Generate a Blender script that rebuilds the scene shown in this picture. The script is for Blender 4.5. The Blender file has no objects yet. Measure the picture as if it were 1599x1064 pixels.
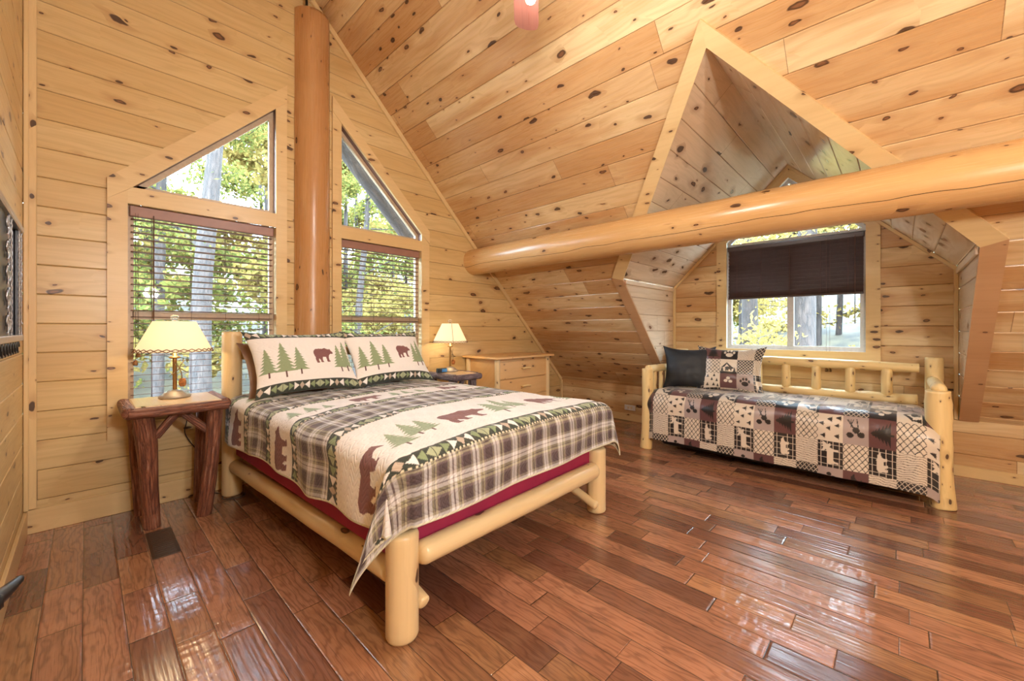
import bpy, math, random
import numpy as np
from mathutils import Vector, Matrix, noise as mnoise
PI = math.pi
random.seed(7)
rng = np.random.default_rng(11)
S = bpy.context.scene
COL = S.collection

# ------------------------------------------------------------------ camera, world, exposure
S.view_settings.view_transform = 'Standard'
S.view_settings.look = 'None'
S.view_settings.exposure = 0.60
S.view_settings.gamma = 1.0
S.view_settings.use_curve_mapping = False
CAMLOC = Vector((0.271, -4.013, 1.30))
cd = bpy.data.cameras.new('camera'); cam = bpy.data.objects.new('camera', cd); COL.objects.link(cam)
cam.location = CAMLOC
cam.rotation_euler = (PI/2, 0, -math.radians(46.313))
cd.sensor_fit = 'HORIZONTAL'; cd.sensor_width = 36.0
cd.lens = 636.0/1599*36.0
cd.shift_x = 0.0
cd.shift_y = -(532-515.0)/1599
cd.clip_start = 0.02; cd.clip_end = 300
S.camera = cam
w = bpy.data.worlds.new('overcast_sky'); S.world = w; w.use_nodes = True
wb = w.node_tree.nodes['Background']; wb.inputs[0].default_value = (0.60, 0.80, 1.0, 1); wb.inputs[1].default_value = 34.0
S.cycles.max_bounces = 10; S.cycles.diffuse_bounces = 6; S.cycles.glossy_bounces = 4
S.cycles.transparent_max_bounces = 16; S.cycles.transmission_bounces = 6
S.cycles.caustics_reflective = False; S.cycles.caustics_refractive = False
S.cycles.sample_clamp_indirect = 6.0

def plight(name, loc, power, col, r=0.04):
    l = bpy.data.lights.new(name, 'POINT'); l.energy = power; l.color = col; l.shadow_soft_size = r
    o = bpy.data.objects.new(name, l); o.location = loc; COL.objects.link(o); return o
def portal(name, loc, rot, sx, sy):
    l = bpy.data.lights.new(name, 'AREA'); l.shape = 'RECTANGLE'; l.size = sx; l.size_y = sy; l.cycles.is_portal = True
    o = bpy.data.objects.new(name, l); o.location = loc; o.rotation_euler = rot; COL.objects.link(o); return o
portal('window_portal', (0.96, 0.22, 1.95), (-PI/2, 0, 0), 1.1, 2.8)
portal('window_portal', (2.48, 0.22, 1.95), (-PI/2, 0, 0), 1.1, 2.8)
portal('window_portal', (5.86, -3.12, 2.05), (0, PI/2, 0), 2.1, 1.5)
WARM = (0.97, 0.93, 0.90)
FANX, FANY, FANZ = 1.65, -2.78, 3.10
for k in range(3):
    a = 0.5 + k*2*PI/3
    plight('fan_bulb_light', (FANX+0.11*math.cos(a), FANY+0.11*math.sin(a), 2.90), 34, WARM, 0.045)
for x, y in ((0.7, -5.3), (1.2, -7.0)):
    plight('rear_fill_light', (x, y, 2.05), 180, (0.93, 0.93, 0.92), 0.12)  # added ambient fill from invented lamps behind the camera

# ------------------------------------------------------------------ helpers
WO = {}
class MB:
    def __init__(s): s.v = []; s.f = []; s.uv = []; s.col = None; s.smooth = []
    def add(s, vs, fs, uvs=None, smooth=False):
        b = len(s.v); s.v += [tuple(map(float, v)) for v in vs]
        for i, f in enumerate(fs):
            s.f.append([b+j for j in f]); s.smooth.append(smooth)
            if uvs is not None: s.uv.append([tuple(q) for q in uvs[i]])
            else: s.uv.append([(0.0, 0.0)]*len(f))
        return s
def link(name, mb, mat, parent=None, org=None):
    me = bpy.data.meshes.new(name)
    o0 = org if org is not None else (WO[parent.name] if parent is not None else (0, 0, 0))
    vs = [(x-o0[0], y-o0[1], z-o0[2]) for x, y, z in mb.v]
    me.from_pydata(vs, [], mb.f); me.update()
    ul = me.uv_layers.new(name='UVMap')
    flat = [c for f in mb.uv for q in f for c in q]
    ul.data.foreach_set('uv', flat)
    me.polygons.foreach_set('use_smooth', mb.smooth)
    if mb.col is not None:
        ca = me.color_attributes.new('Col', 'FLOAT_COLOR', 'POINT')
        c = np.ones((len(vs), 4)); c[:, :3] = mb.col; ca.data.foreach_set('color', c.ravel())
    me.materials.append(mat)
    o = bpy.data.objects.new(name, me); COL.objects.link(o)
    if parent is not None:
        o.parent = parent; WO[o.name] = o0
    else:
        o.location = o0; WO[o.name] = o0
    return o
def thing(name, label, cat, loc, group=None):
    o = bpy.data.objects.new(name, None); o.empty_display_size = .05; COL.objects.link(o); o.location = loc
    o['label'] = label; o['category'] = cat
    if group: o['group'] = group
    WO[o.name] = tuple(loc); return o
def tag(o, label, cat, group=None, kind=None):
    o['label'] = label; o['category'] = cat
    if group: o['group'] = group
    if kind: o['kind'] = kind
    return o
def struct(name, mb, mat, label=None):
    o = link(name, mb, mat); o['kind'] = 'structure'
    if label: o['label'] = label
    return o
def vec(*a): return Vector(a)
def frame(d):
    d = Vector(d).normalized(); t = Vector((0, 0, 1)) if abs(d.z) < .9 else Vector((0, 1, 0))
    a = d.cross(t).normalized(); b = a.cross(d).normalized(); return a, b, d
def box(mb, c, s, bev=.004, ax=None, uvr=None):
    """bevelled box, centre c, full size s, optional axes; uv runs along the longest side, metres"""
    ax = ax or (Vector((1, 0, 0)), Vector((0, 1, 0)), Vector((0, 0, 1)))
    ax = [Vector(a) for a in ax]
    c = Vector(c); h = [q/2 for q in s]; bev = min(bev, min(h)*.6)
    L = max(range(3), key=lambda i: s[i]); off = random.random()*9
    def uvp(p):
        o = [i for i in range(3) if i != L]
        return (p[L]+off, (p[o[0]]+p[o[1]])+off)
    pts = {}; vs = []
    for sx in (-1, 1):
        for sy in (-1, 1):
            for sz in (-1, 1):
                for k in range(3):
                    p = [sx*h[0], sy*h[1], sz*h[2]]
                    for j in range(3):
                        if j != k: p[j] -= (sx, sy, sz)[j]*bev
                    pts[(sx, sy, sz, k)] = len(vs); vs.append(p)
    fs = []
    def P(s3, k): return pts[(s3[0], s3[1], s3[2], k)]
    for k in range(3):
        i, j = [q for q in range(3) if q != k]
        for sg in (-1, 1):
            q = []
            for a, b in ((-1, -1), (1, -1), (1, 1), (-1, 1)):
                s3 = [0, 0, 0]; s3[k] = sg; s3[i] = a; s3[j] = b; q.append(P(s3, k))
            fs.append(q)
        for a in (-1, 1):      # edge bevels along axis k
            for b in (-1, 1):
                s0 = [0, 0, 0]; s1 = [0, 0, 0]
                s0[k] = -1; s1[k] = 1; s0[i] = s1[i] = a; s0[j] = s1[j] = b
                fs.append([P(s0, i), P(s1, i), P(s1, j), P(s0, j)])
    for sx in (-1, 1):
        for sy in (-1, 1):
            for sz in (-1, 1): fs.append([P((sx, sy, sz), 0), P((sx, sy, sz), 1), P((sx, sy, sz), 2)])
    wv = [c+ax[0]*p[0]+ax[1]*p[1]+ax[2]*p[2] for p in vs]
    out = []
    for f in fs:   # outward orientation
        a, b, d = [Vector(vs[f[i]]) for i in range(3)]
        n = (b-a).cross(d-a); m = sum((Vector(vs[i]) for i in f), Vector())/len(f)
        det = ax[0].cross(ax[1]).dot(ax[2])
        out.append(f if n.dot(m)*det > 0 else f[::-1])
    mb.add(wv, out, [[uvp(vs[i]) for i in f] for f in out]); return mb
def bar(mb, a, b, w, t, up=(0, 0, 1), bev=.004):
    a = Vector(a); b = Vector(b); d = (b-a); L = d.length; d.normalize(); u = Vector(up)
    x = d.cross(u).normalized(); u = x.cross(d).normalized()
    return box(mb, (a+b)/2, (L, w, t), bev, (d, x, u))
def log(mb, pts, rad, n=20, bump=.03, seed=0, rnd=.3, step=.05, tap=0, uo=None, flute=0):
    """round log through pts with radii rad; rnd: rounding of the ends as a share of the radius"""
    pts = [Vector(p) for p in pts]
    if isinstance(rad, (int, float)): rad = [rad]*len(pts)
    rs = random.Random(seed*7919+5); uo = rs.random()*20 if uo is None else uo
    seg = [(pts[i+1]-pts[i]).length for i in range(len(pts)-1)]; L = sum(seg)
    m = max(3, int(L/step)+1); rows = []
    def at(s):
        s = min(max(s, 0), L); i = 0
        while i < len(seg)-1 and s > seg[i]: s -= seg[i]; i += 1
        t = s/seg[i] if seg[i] else 0
        if len(pts) > 2:
            p0 = pts[max(i-1, 0)]; p1 = pts[i]; p2 = pts[i+1]; p3 = pts[min(i+2, len(pts)-1)]
            p = .5*((2*p1)+(p2-p0)*t+(2*p0-5*p1+4*p2-p3)*t*t+(3*p1-p0-3*p2+p3)*t**3)
        else: p = pts[i].lerp(pts[i+1], t)
        return p, rad[i]*(1-t)+rad[i+1]*t
    r0, r1 = rad[0], rad[-1]; ss = [(0, .0), (0, 1-rnd), (rnd*r0*.35, 1-rnd*.3), (rnd*r0, 1)] if rnd > 0 else [(0, 0), (0, 1)]
    ss += [(s, 1) for s in np.linspace(max(rnd*r0, .002)+step*.5, L-max(rnd*r1, .002)-step*.5, m)] if L > (rnd*(r0+r1)+step) else []
    ss += [(L-rnd*r1, 1), (L-rnd*r1*.35, 1-rnd*.3), (L, 1-rnd), (L, 0)] if rnd > 0 else [(L, 1), (L, 0)]
    knots = [(rs.uniform(.05, max(L-.05, .06)), rs.uniform(0, 2*PI), rs.uniform(.6, 1)) for _ in range(int(L*4*flute)+(1 if flute else 0))]
    a0 = None; vs = []
    for s, k in ss:
        p, r = at(s); q, _ = at(s+.01); p_, _ = at(s-.01); d = (q-p_).normalized()
        if a0 is None: a0 = frame(d)[0]
        a = (a0-d*a0.dot(d)).normalized(); b = d.cross(a); a0 = a
        for j in range(n):
            th = 2*PI*j/n
            nz = mnoise.noise(Vector((math.cos(th)*1.1+seed*3.7, math.sin(th)*1.1+seed, s*3.2)))
            kb = 0
            for ks, kt, kh in knots:
                da = (th-kt+PI) % (2*PI)-PI
                kb += kh*.2*math.exp(-((s-ks)/.03)**2-(da/.35)**2)
            rr = r*k*(1+bump*nz*2+kb); vs.append(p+a*math.cos(th)*rr+b*math.sin(th)*rr)
    fs = []; uvs = []
    for i in range(len(ss)-1):
        for j in range(n):
            k = (j+1) % n; f = [i*n+j, i*n+k, (i+1)*n+k, (i+1)*n+j]
            u0 = ss[i][0]+uo; u1 = ss[i+1][0]+uo; R = max(r0, .02)
            c0 = 2*PI*j/n*R; c1 = 2*PI*(j+1)/n*R
            fs.append(f[::1]); uvs.append([(u0, c0), (u0, c1), (u1, c1), (u1, c0)])
    mb.add(vs, fs, uvs, True); return mb
def lathe(mb, c, prof, n=28, ax=(0, 0, 1)):
    a, b, d = frame(ax); c = Vector(c); vs = []; fs = []; uvs = []
    for r, h in prof:
        for j in range(n):
            th = 2*PI*j/n; vs.append(c+d*h+a*(math.cos(th)*r)+b*(math.sin(th)*r))
    for i in range(len(prof)-1):
        for j in range(n):
            k = (j+1) % n; fs.append([i*n+j, (i+1)*n+j, (i+1)*n+k, i*n+k])
            uvs.append([(j/n, prof[i][1]), (j/n, prof[i+1][1]), ((j+1)/n, prof[i+1][1]), ((j+1)/n, prof[i][1])])
    mb.add(vs, fs, uvs, True); return mb
def tube(mb, pts, r, n=8):
    return log(mb, pts, r, n=n, bump=0, rnd=.2, step=max(.01, r*2.5))
def clip(poly, t0, t1):
    for sgn, lim in ((1, t0), (-1, -t1)):
        out = []
        for i in range(len(poly)):
            a = poly[i]; b = poly[(i+1) % len(poly)]
            fa = sgn*a[1]-lim; fb = sgn*b[1]-lim
            if fa >= -1e-9: out.append(a)
            if (fa > 1e-9 and fb < -1e-9) or (fa < -1e-9 and fb > 1e-9):
                q = fa/(fa-fb); out.append((a[0]+(b[0]-a[0])*q, a[1]+(b[1]-a[1])*q))
        poly = out
        if len(poly) < 3: return []
    return poly
def boards(mb, polys, o, us, ut, n, b, off=0., g=.006, dep=.006):
    """planked surface: convex polygons in (s,t); grooves every b from t=off"""
    o = Vector(o); us = Vector(us).normalized(); ut = Vector(ut).normalized(); n = Vector(n).normalized()
    flip = us.cross(ut).dot(n) < 0
    for poly in polys:
        tmin = min(p[1] for p in poly); tmax = max(p[1] for p in poly)
        for k in range(int(math.floor((tmin-off)/b))-1, int(math.ceil((tmax-off)/b))+1):
            t0 = off+k*b
            for a, c, ha, hc in ((t0, t0+g, -dep, 0), (t0+g, t0+b-g, 0, 0), (t0+b-g, t0+b, 0, -dep)):
                q = clip(poly, a, c)
                if len(q) < 3: continue
                vs = [o+us*s+ut*t+n*(ha+(hc-ha)*(t-a)/(c-a)) for s, t in q]
                uv = [(s, (t-off)/b) for s, t in q]; f = list(range(len(q)))
                ar = sum(q[i][0]*q[(i+1) % len(q)][1]-q[(i+1) % len(q)][0]*q[i][1] for i in range(len(q)))
                if (ar < 0) != flip: f = f[::-1]; 
                mb.add(vs, [f], [[uv[i] for i in f]])
    return mb
def prism(mb, poly, o, us, ut, n, t, off=None):
    """flat outline extruded t along n (both faces and sides)"""
    o = Vector(o); us = Vector(us); ut = Vector(ut); n = Vector(n).normalized(); N = len(poly)
    ar = sum(poly[i][0]*poly[(i+1) % N][1]-poly[(i+1) % N][0]*poly[i][1] for i in range(N))
    if (ar < 0) != (us.cross(ut).dot(n) < 0): poly = poly[::-1]
    rr = random.random()*9 if off is None else off
    A = [o+us*s+ut*q for s, q in poly]; B_ = [p+n*t for p in A]
    uv = [(s+rr, q+rr) for s, q in poly]
    fs = [list(range(N))[::-1], [N+i for i in range(N)]]; uvs = [uv[::-1], uv]
    for i in range(N):
        j = (i+1) % N; fs.append([i, j, N+j, N+i]); uvs.append([uv[i], uv[j], (uv[j][0], uv[j][1]+t), (uv[i][0], uv[i][1]+t)])
    mb.add(A+B_, fs, uvs); return mb

# ------------------------------------------------------------------ materials
class NT:
    def __init__(s, name):
        s.mat = bpy.data.materials.new(name); s.mat.use_nodes = True; s.t = s.mat.node_tree; s.n = s.t.nodes
        s.b = s.n['Principled BSDF']; s.out = s.n['Material Output']
    def put(s, sock, v):
        if hasattr(v, 'is_linked') or isinstance(v, bpy.types.NodeSocket): s.t.links.new(v, sock)
        else: sock.default_value = v
    def node(s, typ, ins=None, **kw):
        nd = s.n.new(typ)
        for k, v in kw.items(): setattr(nd, k, v)
        for k, v in (ins or {}).items(): s.put(nd.inputs[k], v)
        return nd
    def m(s, op, a, b=0., c=0.):
        nd = s.n.new('ShaderNodeMath'); nd.operation = op
        s.put(nd.inputs[0], a); s.put(nd.inputs[1], b); s.put(nd.inputs[2], c); return nd.outputs[0]
    def xyz(s, x, y, z=0.):
        return s.node('ShaderNodeCombineXYZ', {0: x, 1: y, 2: z}).outputs[0]
    def mix(s, f, a, b, bt='MIX'):
        nd = s.n.new('ShaderNodeMix'); nd.data_type = 'RGBA'; nd.blend_type = bt
        s.put(nd.inputs['Factor'], f); s.put(nd.inputs[6], a); s.put(nd.inputs[7], b); return nd.outputs[2]
    def step(s, x, a, b, lo=0., hi=1.):
        nd = s.n.new('ShaderNodeMapRange'); nd.interpolation_type = 'SMOOTHSTEP'
        s.put(nd.inputs[0], x); nd.inputs[1].default_value = a; nd.inputs[2].default_value = b
        nd.inputs[3].default_value = lo; nd.inputs[4].default_value = hi; return nd.outputs[0]
    def noise(s, v, sc=1., det=3., rough=.5, dim='2D', w=None):
        nd = s.n.new('ShaderNodeTexNoise'); nd.noise_dimensions = dim
        s.put(nd.inputs['Vector'], v); nd.inputs['Scale'].default_value = sc; nd.inputs['Detail'].default_value = det
        nd.inputs['Roughness'].default_value = rough; return nd.outputs[0]
    def uv(s):
        t = s.n.new('ShaderNodeUVMap'); t.uv_map = 'UVMap'; sp = s.n.new('ShaderNodeSeparateXYZ')
        s.t.links.new(t.outputs[0], sp.inputs[0]); return sp.outputs[0], sp.outputs[1]
    def bump(s, h, st=.3, d=.01, nrm=None):
        nd = s.n.new('ShaderNodeBump'); nd.inputs['Strength'].default_value = st; nd.inputs['Distance'].default_value = d
        s.put(nd.inputs['Height'], h)
        if nrm is not None: s.put(nd.inputs['Normal'], nrm)
        return nd.outputs[0]
def c4(c): return (c[0], c[1], c[2], 1)
def plain(name, col, rough=.6, metal=0., noise=.06, sc=40, spec=.5, bump=0.0):
    t = NT(name); tc = t.n.new('ShaderNodeTexCoord').outputs['Object']
    nz = t.noise(tc, sc, 3, dim='3D')
    t.put(t.b.inputs['Base Color'], t.mix(t.step(nz, .3, .7), c4([c*(1-noise) for c in col]), c4([min(1, c*(1+noise)) for c in col])))
    t.b.inputs['Roughness'].default_value = rough; t.b.inputs['Metallic'].default_value = metal
    t.b.inputs['Specular IOR Level'].default_value = spec
    if bump: t.put(t.b.inputs['Normal'], t.bump(nz, bump, .004))
    return t.mat
def pine(name, light, mid, dark, b=.19, L=2.7, knots=.5, rough=.33, seed=0., boardy=True, tone=.5, grain=1., spec=.5, kscale=1., crack=None, cold=0):
    """knotty pine. boardy: uv = (metres along, board number); otherwise uv = metres, metres"""
    t = NT(name); u, v = t.uv()
    if boardy:
        idx = t.m('FLOOR', v); fv = t.m('FRACT', v)
        r1 = t.node('ShaderNodeTexWhiteNoise', {'W': t.m('ADD', idx, seed)}, noise_dimensions='1D').outputs['Value']
        us = t.m('ADD', t.m('DIVIDE', u, L), t.m('MULTIPLY', r1, 7.3)); seg = t.m('FLOOR', us)
        r2n = t.node('ShaderNodeTexWhiteNoise', {'Vector': t.xyz(idx, seg, seed)}, noise_dimensions='3D')
        r2 = r2n.outputs['Value']; rc = t.node('ShaderNodeSeparateColor', {0: r2n.outputs['Color']}).outputs
        jf = t.m('MULTIPLY', t.m('FRACT', us), L); joint = t.m('LESS_THAN', jf, .004)
        x = t.m('ADD', u, t.m('MULTIPLY', r2, 57.)); y = t.m('MULTIPLY', t.m('ADD', fv, t.m('MULTIPLY', rc[1], 23.)), b)
        edge = t.m('MINIMUM', fv, t.m('SUBTRACT', 1., fv)); seam = t.m('LESS_THAN', edge, .0016/b)
    else:
        x = t.m('ADD', u, seed*3.1); y = v; r2 = t.noise(t.xyz(t.m('MULTIPLY', u, .4), t.m('MULTIPLY', v, .2)), 1., 1.); rc = None; joint = seam = None
    P = t.xyz(x, y)
    warp = t.noise(P, 2.3, 2.)
    K = t.xyz(t.m('ADD', t.m('MULTIPLY', x, 3.6/kscale), t.m('MULTIPLY', warp, .9)), t.m('ADD', t.m('MULTIPLY', y, 8./kscale), t.m('MULTIPLY', t.noise(P, 9., 2.), .35)))
    vo = t.node('ShaderNodeTexVoronoi', {'Vector': K, 'Scale': 1., 'Randomness': .95}, voronoi_dimensions='2D')
    d = vo.outputs['Distance']; kr = t.node('ShaderNodeSeparateColor', {0: vo.outputs['Color']}).outputs
    has = t.m('LESS_THAN', kr[0], knots); rad = t.m('ADD', .035, t.m('MULTIPLY', t.m('MULTIPLY', kr[1], kr[1]), .15))
    q = t.m('DIVIDE', d, rad)                      # 1 at the knot's rim
    knot = t.m('MULTIPLY', has, t.step(q, 1.15, .85)); core = t.m('MULTIPLY', has, t.step(q, .75, .35))
    halo = t.m('MULTIPLY', has, t.step(q, 3.6, .9))
    near = t.m('DIVIDE', t.m('MULTIPLY', has, .05), t.m('ADD', d, .18))
    gy = t.m('ADD', t.m('MULTIPLY', y, 34.), t.m('ADD', t.m('MULTIPLY', t.noise(t.xyz(t.m('MULTIPLY', x, .9), t.m('MULTIPLY', y, 5.)), 1., 2.), 9.), t.m('MULTIPLY', near, 14.)))
    ring = t.m('MULTIPLY_ADD', t.m('SINE', t.m('MULTIPLY', gy, 3.1)), .5, .5)
    ring = t.m('POWER', ring, 2.2)
    fine = t.noise(t.xyz(t.m('MULTIPLY', x, 2.2), t.m('ADD', t.m('MULTIPLY', y, 95.), t.m('MULTIPLY', near, 9.))), 1., 3.5, .6)
    big = t.noise(t.xyz(t.m('MULTIPLY', x, .8), t.m('MULTIPLY', y, 6.)), 1., 2.)
    g1 = t.m('ADD', t.m('MULTIPLY', ring, .30*grain), t.m('MULTIPLY', t.step(fine, .35, .75), .28*grain))
    col = t.mix(t.m('MULTIPLY', t.step(big, .3, .75), tone), c4(light), c4(mid))
    tn = t.m('MULTIPLY', t.step(r2, .25, 1.0), tone)
    col = t.mix(tn, col, c4(mid))
    col = t.mix(t.m('MULTIPLY', g1, .62), col, c4([m_*.72 for m_ in mid]))
    col = t.mix(t.m('MULTIPLY', halo, .42), col, c4(dark))
    col = t.mix(t.m('MULTIPLY', knot, .93), col, c4([.16*.35, .045*.5, .018*.6]))
    col = t.mix(t.m('MULTIPLY', t.m('MULTIPLY', core, t.m('GREATER_THAN', kr[2], .55)), .55), col, c4([.30, .13, .055]))
    if boardy:
        col = t.mix(t.m('MULTIPLY', t.m('MAXIMUM', joint, seam), .62), col, c4((.12, .055, .022)))
    if crack is not None:
        cy, amp, wd = crack
        wob = t.m('MULTIPLY', t.m('SUBTRACT', t.noise(t.xyz(u, 0.), 1.1, 3.), .5), amp)
        dd = t.m('ABSOLUTE', t.m('SUBTRACT', t.m('SUBTRACT', v, cy), wob)); cr = t.m('LESS_THAN', dd, wd)
        col = t.mix(t.m('MULTIPLY', cr, .9), col, c4((.035, .015, .006)))
    t.put(t.b.inputs['Base Color'], col)
    t.put(t.b.inputs['Roughness'], t.m('MULTIPLY_ADD', fine, .14, rough-.07)); t.b.inputs['Specular IOR Level'].default_value = spec
    h = t.m('SUBTRACT', t.m('MULTIPLY', fine, .5), t.m('MULTIPLY', knot, .7))
    t.put(t.b.inputs['Normal'], t.bump(h, .12, .004))
    return t.mat
PL = (.67, .505, .255); PM = (.56, .365, .145); PD = (.38, .19, .08)
M = {}
M['wall'] = pine('knotty_pine_wall', PL, PM, PD, .1895, 9., .42, seed=3.)
M['slope'] = pine('knotty_pine_ceiling', (.75, .585, .335), (.49, .26, .10), PD, .2055, 2.7, .5, .28, seed=11., kscale=.85, tone=.75)
M['dormer'] = pine('knotty_pine_dormer', (.76, .62, .46), (.62, .46, .31), (.25, .13, .08), .19, 3.4, .4, .20, seed=23., tone=.6)
M['trim'] = pine('pine_trim', (.72, .545, .285), (.63, .43, .20), PD, rough=.36, boardy=False, knots=.22, kscale=.6, seed=5., grain=.5)
M['trim_red'] = pine('pine_trim_reddish', (.52, .31, .16), (.44, .24, .11), PD, rough=.36, boardy=False, knots=.2, kscale=.6, seed=8., grain=.5)
M['log'] = pine('peeled_pine_log', (.76, .60, .345), (.68, .49, .245), (.40, .22, .10), rough=.33, boardy=False, knots=.2, kscale=.7, seed=2., grain=.45)
M['post'] = pine('orange_pine_post', (.52, .28, .115), (.43, .20, .07), PD, rough=.28, boardy=False, knots=.22, kscale=.7, seed=6., grain=.55)
M['beam'] = pine('pine_beam', (.66, .42, .185), (.56, .31, .12), PD, rough=.26, boardy=False, knots=.22, kscale=.8, seed=4., grain=.6, crack=(.078, .09, .0022))
M['rustic'] = pine('cedar_log', (.80, .62, .30), (.68, .46, .19), (.34, .18, .08), rough=.42, boardy=False, knots=.42, kscale=.42, seed=9., grain=.6, tone=.9)
M['dresser'] = pine('dresser_pine', (.76, .50, .23), (.66, .38, .15), PD, rough=.36, boardy=False, knots=.3, kscale=.6, seed=12., grain=.4)
M['tabletop'] = pine('pale_table_top', (.80, .62, .40), (.72, .50, .28), PD, rough=.16, boardy=False, knots=.1, kscale=.5, seed=15., grain=.3)
M['blade'] = pine('fan_blade_wood', (.30, .12, .085), (.20, .07, .05), (.1, .04, .03), rough=.3, boardy=False, knots=0, seed=15., grain=1.)

def bark_mat(name, ca, cb, cc, sx=9., sy=45., st=.7, rough=.5):
    t = NT(name); u, v = t.uv()
    a = t.noise(t.xyz(t.m('MULTIPLY', u, sx), t.m('MULTIPLY', v, sy)), 1., 4., .65)
    vo = t.node('ShaderNodeTexVoronoi', {'Vector': t.xyz(t.m('ADD', t.m('MULTIPLY', u, sx*1.4), t.m('MULTIPLY', a, 1.5)), t.m('MULTIPLY', v, sy*.8)), 'Scale': 1.}, voronoi_dimensions='2D', feature='DISTANCE_TO_EDGE').outputs[0]
    col = t.mix(t.step(a, .35, .65), c4(ca), c4(cb)); col = t.mix(t.m('MULTIPLY', t.step(vo, .10, .0), .5), col, c4([c*.3 for c in ca]))
    col = t.mix(t.m('MULTIPLY', t.step(a, .62, .72), .55), col, c4(cc))
    t.put(t.b.inputs['Base Color'], col); t.b.inputs['Roughness'].default_value = rough
    t.put(t.b.inputs['Normal'], t.bump(t.m('ADD', t.step(vo, 0., .2), t.m('MULTIPLY', a, .8)), st, .006)); return t.mat
M['bark'] = bark_mat('hickory_bark', (.13, .042, .024), (.30, .115, .062), (.50, .33, .25), 5., 70., .6)
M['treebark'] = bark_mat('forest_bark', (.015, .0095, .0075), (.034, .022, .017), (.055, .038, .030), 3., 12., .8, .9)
M['bluebark'] = bark_mat('grey_hickory_bark', (.12, .085, .09), (.24, .18, .19), (.42, .38, .42))

def floor_mat():
    t = NT('hand_scraped_hardwood'); u, v = t.uv()        # u along the planks, v = plank number
    idx = t.m('FLOOR', v); fv = t.m('FRACT', v); b = .1325; L = .62
    r1 = t.node('ShaderNodeTexWhiteNoise', {'W': idx}, noise_dimensions='1D').outputs['Value']
    us0 = t.m('ADD', t.m('DIVIDE', u, L), t.m('MULTIPLY', r1, 13.7))
    # uneven plank lengths: warp the running length with a sine
    us = t.m('ADD', us0, t.m('MULTIPLY', t.m('SINE', t.m('MULTIPLY', us0, 2.7)), .30)); seg = t.m('FLOOR', us)
    rn = t.node('ShaderNodeTexWhiteNoise', {'Vector': t.xyz(idx, seg, 1.7)}, noise_dimensions='3D')
    r2 = rn.outputs['Value']; rc = t.node('ShaderNodeSeparateColor', {0: rn.outputs['Color']}).outputs
    jd = t.m('MULTIPLY', t.m('MINIMUM', t.m('FRACT', us), t.m('SUBTRACT', 1., t.m('FRACT', us))), L)
    ed = t.m('MULTIPLY', t.m('MINIMUM', fv, t.m('SUBTRACT', 1., fv)), b)
    dd = t.m('MINIMUM', t.m('MULTIPLY', jd, .8), ed); seam = t.step(dd, .0022, .0006)
    x = t.m('ADD', u, t.m('MULTIPLY', r2, 41.)); y = t.m('MULTIPLY', t.m('ADD', fv, t.m('MULTIPLY', rc[1], 17.)), b)
    wr = t.noise(t.xyz(t.m('MULTIPLY', x, 2.2), t.m('MULTIPLY', y, 9.)), 1., 3., .55)
    ring = t.m('MULTIPLY_ADD', t.m('SINE', t.m('ADD', t.m('MULTIPLY', y, 190.), t.m('MULTIPLY', wr, 36.))), .5, .5)
    ring = t.m('POWER', ring, 3.)
    fine = t.noise(t.xyz(t.m('MULTIPLY', x, 7.), t.m('MULTIPLY', y, 260.)), 1., 3., .6)
    blot = t.noise(t.xyz(t.m('MULTIPLY', x, 3.5), t.m('MULTIPLY', y, 12.)), 1., 3.)
    col = t.mix(t.step(r2, .05, .95), (.155, .064, .038, 1), (.42, .190, .105, 1))
    col = t.mix(t.m('MULTIPLY', t.step(rc[2], .6, 1.), .5), col, (.50, .26, .11, 1))
    col = t.mix(t.m('MULTIPLY', t.step(blot, .45, .7), .35), col, (.16, .065, .032, 1))
    col = t.mix(t.m('MULTIPLY', ring, .36), col, (.060, .024, .014, 1))
    col = t.mix(t.m('MULTIPLY', t.step(fine, .5, .75), .4), col, (.05, .018, .01, 1))
    col = t.mix(t.m('MULTIPLY', seam, .85), col, (.015, .007, .004, 1))
    t.put(t.b.inputs['Base Color'], col)
    t.put(t.b.inputs['Roughness'], t.m('MULTIPLY_ADD', fine, .10, .15)); t.b.inputs['Specular IOR Level'].default_value = .55
    t.b.inputs['Coat Weight'].default_value = .4; t.b.inputs['Coat Roughness'].default_value = .14
    # hand scraping: long shallow hollows plus some cross waves on a few planks
    s1 = t.noise(t.xyz(t.m('MULTIPLY', x, 1.6), t.m('MULTIPLY', y, 42.)), 1., 1.5)
    s2 = t.noise(t.xyz(t.m('MULTIPLY', x, 26.), t.m('MULTIPLY', y, 9.)), 1., 1.)
    hs = t.m('ADD', t.m('MULTIPLY', s1, .75), t.m('MULTIPLY', s2, t.m('MULTIPLY', t.step(rc[0], .45, .8), .8)))
    hs = t.m('ADD', hs, t.m('MULTIPLY', t.step(ed, .0, .008), .55))
    hs = t.m('ADD', hs, t.m('MULTIPLY', t.step(jd, .0, .008), .45))
    n1 = t.bump(hs, .6, .0048); t.put(t.b.inputs['Normal'], t.bump(fine, .08, .001, n1)); t.put(t.b.inputs['Coat Normal'], n1)
    return t.mat
M['floor'] = floor_mat()
def glass_mat():
    t = NT('window_glass'); tr = t.node('ShaderNodeBsdfTransparent', {0: (.97, .985, .98, 1)}); gl = t.node('ShaderNodeBsdfGlossy', {'Roughness': .02})
    fr = t.node('ShaderNodeFresnel', {0: 1.45}); mx = t.node('ShaderNodeMixShader'); t.put(mx.inputs[0], t.m('MULTIPLY', fr.outputs[0], .4))
    t.put(mx.inputs[1], tr.outputs[0]); t.put(mx.inputs[2], gl.outputs[0]); t.t.links.new(mx.outputs[0], t.out.inputs[0]); return t.mat
M['glass'] = glass_mat()
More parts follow.
